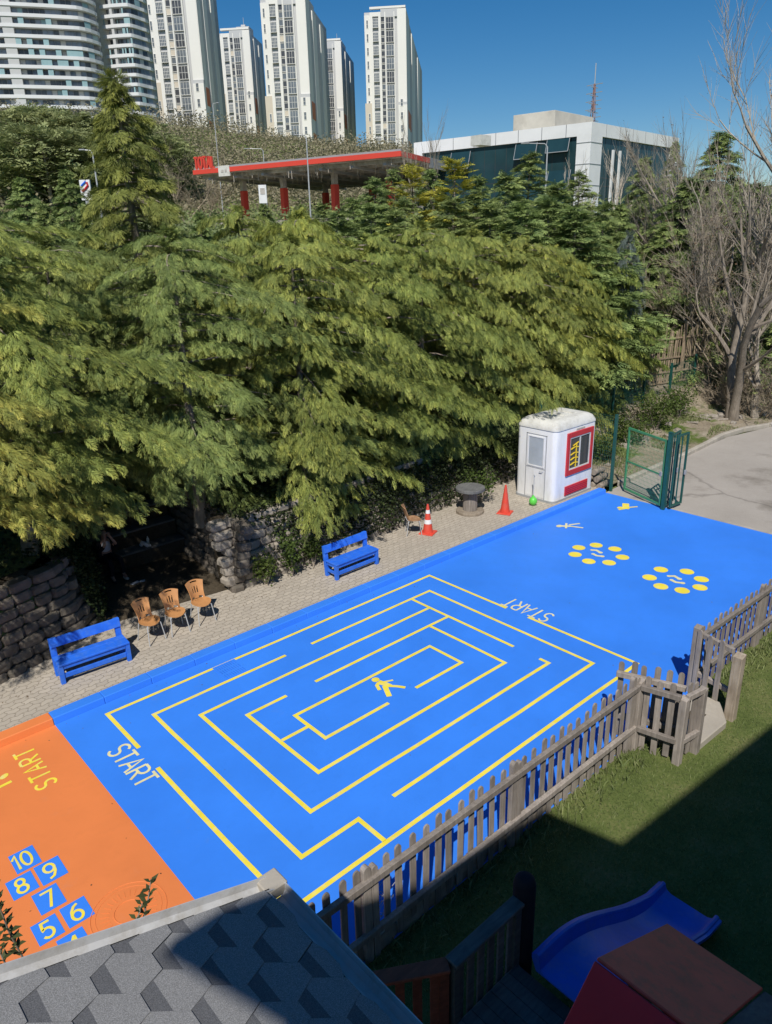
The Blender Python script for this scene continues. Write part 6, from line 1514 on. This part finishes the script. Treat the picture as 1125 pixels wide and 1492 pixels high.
# shop roof wing right of the canopy
sB = far(704, 258, 84); sC = far(775, 252, 84*1.02)
t = empty('station_shop', (sB[0], sB[1], sB[2]-5.5), 0, 'low station shop with a grey flat roof edge and white wall', 'shop')
def wallstrip(a, b, z0, z1, th, mat, name, par, off=0):
    a, b = V3(a[:2]), V3(b[:2]); d = (b-a)/np.linalg.norm(b-a); nn = V3([-d[1], d[0]]); nn = nn*(1 if nn@(CAM[:2]-a) > 0 else -1); a, b = a+nn*off, b+nn*off
    m = MB(); m.hexa([(*a, z0), (*b, z0), (*(b-nn*th), z0), (*(a-nn*th), z0)], [(*a, z1), (*b, z1), (*(b-nn*th), z1), (*(a-nn*th), z1)]); return m.build(name, M[mat], par, world=True)
wallstrip(sB+V3([.02, 0, 0]), sC, sB[2]-.28, sB[2]+.72, 6, 'grey', 'roof', t)
wallstrip(sB, sC, sB[2]-6, sB[2]-.29, 4, 'teal', 'wall', t, -1.2); wallstrip(sB+(sC-sB)*.02, sB+(sC-sB)*.2, sB[2]-5, sB[2]-.3, .3, 'panel', 'door_panel', t, -.8)
m = MB(); p = far(700, 246, 63.2); m.b2((p[0]-.6, p[1]-.5, sB[2]+.75), (p[0]+.6, p[1]+.5, sB[2]+1.45)); m.build('roof_unit', M['offwhite'], t, world=True)

# ------------------------------------------------------------------ glass office
oc = far(863, 177, 75); zt = oc[2]; dl = ray(603, 208); ol = far(603, 208, (zt-CAM[2])/(dl[2]/hypot(dl[0], dl[1]))); dr_ = ray(990, 201); orr = far(990, 201, (zt-CAM[2])/(dr_[2]/hypot(dr_[0], dr_[1])))
zb = float(terrain(oc[0], oc[1]))-2.0
t = empty('office_building', (oc[0], oc[1], zb), 0, 'white framed office building with dark teal glass walls', 'office')
a2, b2_, c2 = ol[:2], oc[:2], orr[:2]; inn = a2+c2-b2_
m = MB()
def inset(p, k): cen = (a2+b2_+c2+inn)/4; return cen+(p-cen)*k
m.prism([tuple(inset(p, .93)) for p in (a2, b2_, c2, inn)], zb, zt-.9); m.build('wall', M['towergrey'], t, world=True)
m = MB(); m.prism([tuple(p) for p in (a2, b2_, c2, inn)], zt-1.05, zt); fo = m.build('roof', M['panel'], t, world=True)
def along(p, q, u): return p+(q-p)*u
m = MB()
for p, q, n in ((b2_, a2, 8), (b2_, c2, 7)):
    d = (q-p)/np.linalg.norm(q-p); nn = V3([-d[1], d[0]]); nn = nn*(1 if nn@(CAM[:2]-p) > 0 else -1)
    for k in range(1, n): c = along(p, q, k/n)+nn*.005; m = MB(); m.beam((*c, zt-1.05), (*c, zt), .06, .05); m.build('panel_joint', M['grey'], fo, world=True)
def colm(p, d, w, nm):
    nn = V3([-d[1], d[0]]); nn = nn*(1 if nn@(CAM[:2]-p) > 0 else -1); m = MB(); q = p+d*w
    m.hexa([(*p, zb), (*q, zb), (*(q-nn*.5), zb), (*(p-nn*.5), zb)], [(*p, zt-1.051), (*q, zt-1.051), (*(q-nn*.5), zt-1.051), (*(p-nn*.5), zt-1.051)]); o = m.build('column', M['panel'], t, world=True)
    for k in range(6): z = zt-1.6-k*1.75; m = MB(); m.beam((*(p+nn*.01), z), (*(q+nn*.01), z), .05, .05); m.build('panel_joint', M['grey'], o, world=True)
dA, dC = (a2-b2_)/np.linalg.norm(a2-b2_), (c2-b2_)/np.linalg.norm(c2-b2_)
colm(b2_, dA, 1.35, 'c'); colm(b2_, dC, 2.1, 'c'); colm(c2-dC*1.5, dC, 1.5, 'c'); colm(a2-dA*1.0, dA, 1.0, 'c')
for p, q, d, s0, s1, nm in ((b2_, a2, dA, 1.36, 1.05, 0), (b2_, c2, dC, 2.11, 1.55, 1)):
    nn = V3([-d[1], d[0]]); nn = nn*(1 if nn@(CAM[:2]-p) > 0 else -1); LL_ = np.linalg.norm(q-p); s, e = p+d*s0-nn*.25, p+d*(LL_-s1)-nn*.25; m = MB()
    m.hexa([(*s, zb), (*e, zb), (*(e-nn*.15), zb), (*(s-nn*.15), zb)], [(*s, zt-1.06), (*e, zt-1.06), (*(e-nn*.15), zt-1.06), (*(s-nn*.15), zt-1.06)]); go = m.build('glass_wall', M['teal'], t, world=True)
    m = MB(); n = 14
    for k in range(1, n): c = s+(e-s)*k/n+nn*.004; m.beam((*c, zb), (*c, zt-1.06), .035, .012)
    for z in (zt-4.4, zt-5.1, zt-8.6): m.beam((*(s+nn*.004), z), (*(e+nn*.004), z), .012, .05)
    m.build('mullion', M['kdark'], go, world=True)
    if nm == 0:
        for pxw, pyw in ((815, 208), (768, 218), (672, 234), (815, 262)):
            dv = ray(pxw, pyw)[:2]; A = np.array([[dv[0], -d[0]], [dv[1], -d[1]]]); k, u = np.linalg.solve(A, s-CAM[:2]); zz = CAM[2]+k*ray(pxw, pyw)[2]
            c = s+d*u; m = MB(); w2 = 1.1
            A_, B_ = c-d*w2, c+d*w2
            m.hexa([(*(A_+nn*.55), zz-.8), (*(B_+nn*.55), zz-.8), (*(B_+nn*.50), zz-.8), (*(A_+nn*.50), zz-.8)], [(*(A_+nn*.06), zz+.8), (*(B_+nn*.06), zz+.8), (*(B_+nn*.01), zz+.8), (*(A_+nn*.01), zz+.8)]); wo_ = m.build('window', M['teal'], t, world=True)
            m = MB(); m.beam((*(A_+nn*.56), zz-.8), (*(B_+nn*.56), zz-.8), .06, .06); m.beam((*(A_+nn*.53), zz-.8), (*(A_+nn*.04), zz+.8), .05, .05); m.beam((*(B_+nn*.53), zz-.8), (*(B_+nn*.04), zz+.8), .05, .05); m.build('sash', M['grey'], wo_, world=True)
for pxw in (893, 903):
    dv = ray(pxw, 230)[:2]; A = np.array([[dv[0], -dC[0]], [dv[1], -dC[1]]]); k, u = np.linalg.solve(A, b2_-CAM[:2]); c = b2_+dC*u; m = MB(); m.box((c[0]-dC[1]*-.0, c[1], (zb+zt-2.0)/2), (.26, .16, zt-2.0-zb), atan2(dC[1], dC[0])); m.build('pilaster', M['panel'], t, world=True)
ub = far(809, 160, 84); m = MB(); p0 = ub[:2]; zz = zt-.3
q0, q1 = p0+dA*solve_edge(p0, atan2(dA[1], dA[0]), 748, 172), p0+dC*solve_edge(p0, atan2(dC[1], dC[0]), 865, 172); m.prism([tuple(p0), tuple(q0), tuple(q0+q1-p0), tuple(q1)], zz, ub[2]); tag(m.build('rooftop_block', M['greybox'], bevel=.03), 'bare concrete plant block standing on the white office roof', 'roof block')
# lattice mast far behind
p = far(864, 165, 170); zt_ = far(866, 92, 170)[2]; zm = far(864, 140, 170)[2]; t = empty('lattice_mast', (p[0], p[1], zm-30), 0, 'thin faded red lattice mast far behind the office roof', 'mast'); hh = zt_-zm+30
m = MB()
H1 = far(865, 122, 170)[2]-zm+30
for k in range(12):
    z0_, z1_ = H1*k/12, H1*(k+1)/12; w0, w1 = 2.6*(1-k/13), 2.6*(1-(k+1)/13)
    for sx, sy in ((1, 1), (-1, 1), (-1, -1), (1, -1)):
        m.beam((sx*w0/2, sy*w0/2, z0_), (sx*w1/2, sy*w1/2, z1_), .10, .10); m.beam((sx*w0/2, sy*w0/2, z0_), (-sy*w1/2, sx*w1/2, z1_), .06, .06)
M['mast'] = paint('faded_mast_red', (.34, .20, .18), .1, .3); m.build('frame', M['mast'], t)
m = MB(); m.tube([(0, 0, H1), (0, 0, hh)], .09, 5); m.build('antenna', M['steel'], t)
m = MB()
for k in range(5): z = H1*(.80+.045*k); m.beam((-2.0+k*.2, 0, z), (2.0-k*.2, 0, z), .12, .12); m.beam((0, -1.8, z+.5), (0, 1.8, z+.5), .12, .12)
m.build('cross_arm', M['grey'], t)

# ------------------------------------------------------------------ lamp posts and the pole sign
def lamp(px, pyt, pyb, r, arm, label):
    top = far(px, pyt, r); zb_ = min(far(px, pyb, r)[2], tz(top[0], top[1])); t = empty('street_lamp', (top[0], top[1], zb_-.3), YAW-pi/2, label, 'lamp', 'street lamps'); h = top[2]-zb_+.3
    m = MB(); m.tube([(0, 0, 0), (0, 0, h*.5), (0, 0, h-.25), (arm*.15, 0, h-.05), (arm, 0, h)], [.07, .055, .045, .035, .03], 8); m.build('pole', M['steel'], t, smooth=True)
    m = MB(); m.box((arm*1.2, 0, h), (abs(arm)*.3+.2, .2, .09)); m.build('lamp_head', M['grey'], t, bevel=.03)
lamp(798, 208, 290, 58, -1.3, 'street lamp with a white arm in front of the glass office')
lamp(446, 196, 290, 62, -.6, 'tall thin grey pole lamp in front of the canopy fascia')
lamp(383, 216, 250, 100, -1.6, 'street lamp with a curved arm on the scrub behind the canopy')
lamp(310, 150, 240, 105, .5, 'thin tall lamp above the station sign letters')
lamp(134, 218, 300, 52, -.5, 'lamp post left of the cedar above the pole sign')
p = far(123, 262, 54); zl = far(123, 292, 54)[2]; t = empty('pole_sign', (p[0], p[1], zl-3.2), YAW-pi/2, 'white pole sign with a red and blue mark left of the cedar', 'sign'); hh = p[2]-zl
m = MB(); m.b2((-.33, -.08, 3.2), (.33, .08, 3.2+hh)); m.build('panel', M['white'], t, bevel=.02)
m = MB(); m.tube([(-.2, -.10, 3.2+hh*.45), (0, -.10, 3.2+hh*.55), (.2, -.10, 3.2+hh*.72), (.15, -.10, 3.2+hh*.88)], .07, 6); m.build('mark', M['red'], t)
m = MB(); m.tube([(-.22, -.10, 3.2+hh*.7), (-.05, -.10, 3.2+hh*.82), (.1, -.10, 3.2+hh*.92)], .06, 6); m.build('mark', M['bench'], t)
m = MB(); m.b2((-.12, -.06, 0), (.12, .06, 3.2)); m.build('pole', M['grey'], t)
p = far(383, 283, 57); t = empty('price_sign', (p[0], p[1], p[2]-3), YAW-pi/2, 'small white notice board on a post below the canopy', 'sign')
m = MB(); m.b2((-.28, -.05, 2.4), (.28, .05, 3.6)); m.build('panel', M['white'], t, bevel=.02)
m = MB(); m.b2((-.16, -.07, 3.0), (.16, -.051, 3.4)); m.build('mark', M['cangrey'], t)
m = MB(); m.b2((-.05, -.04, 0), (.05, .04, 2.4)); m.build('post', M['grey'], t)
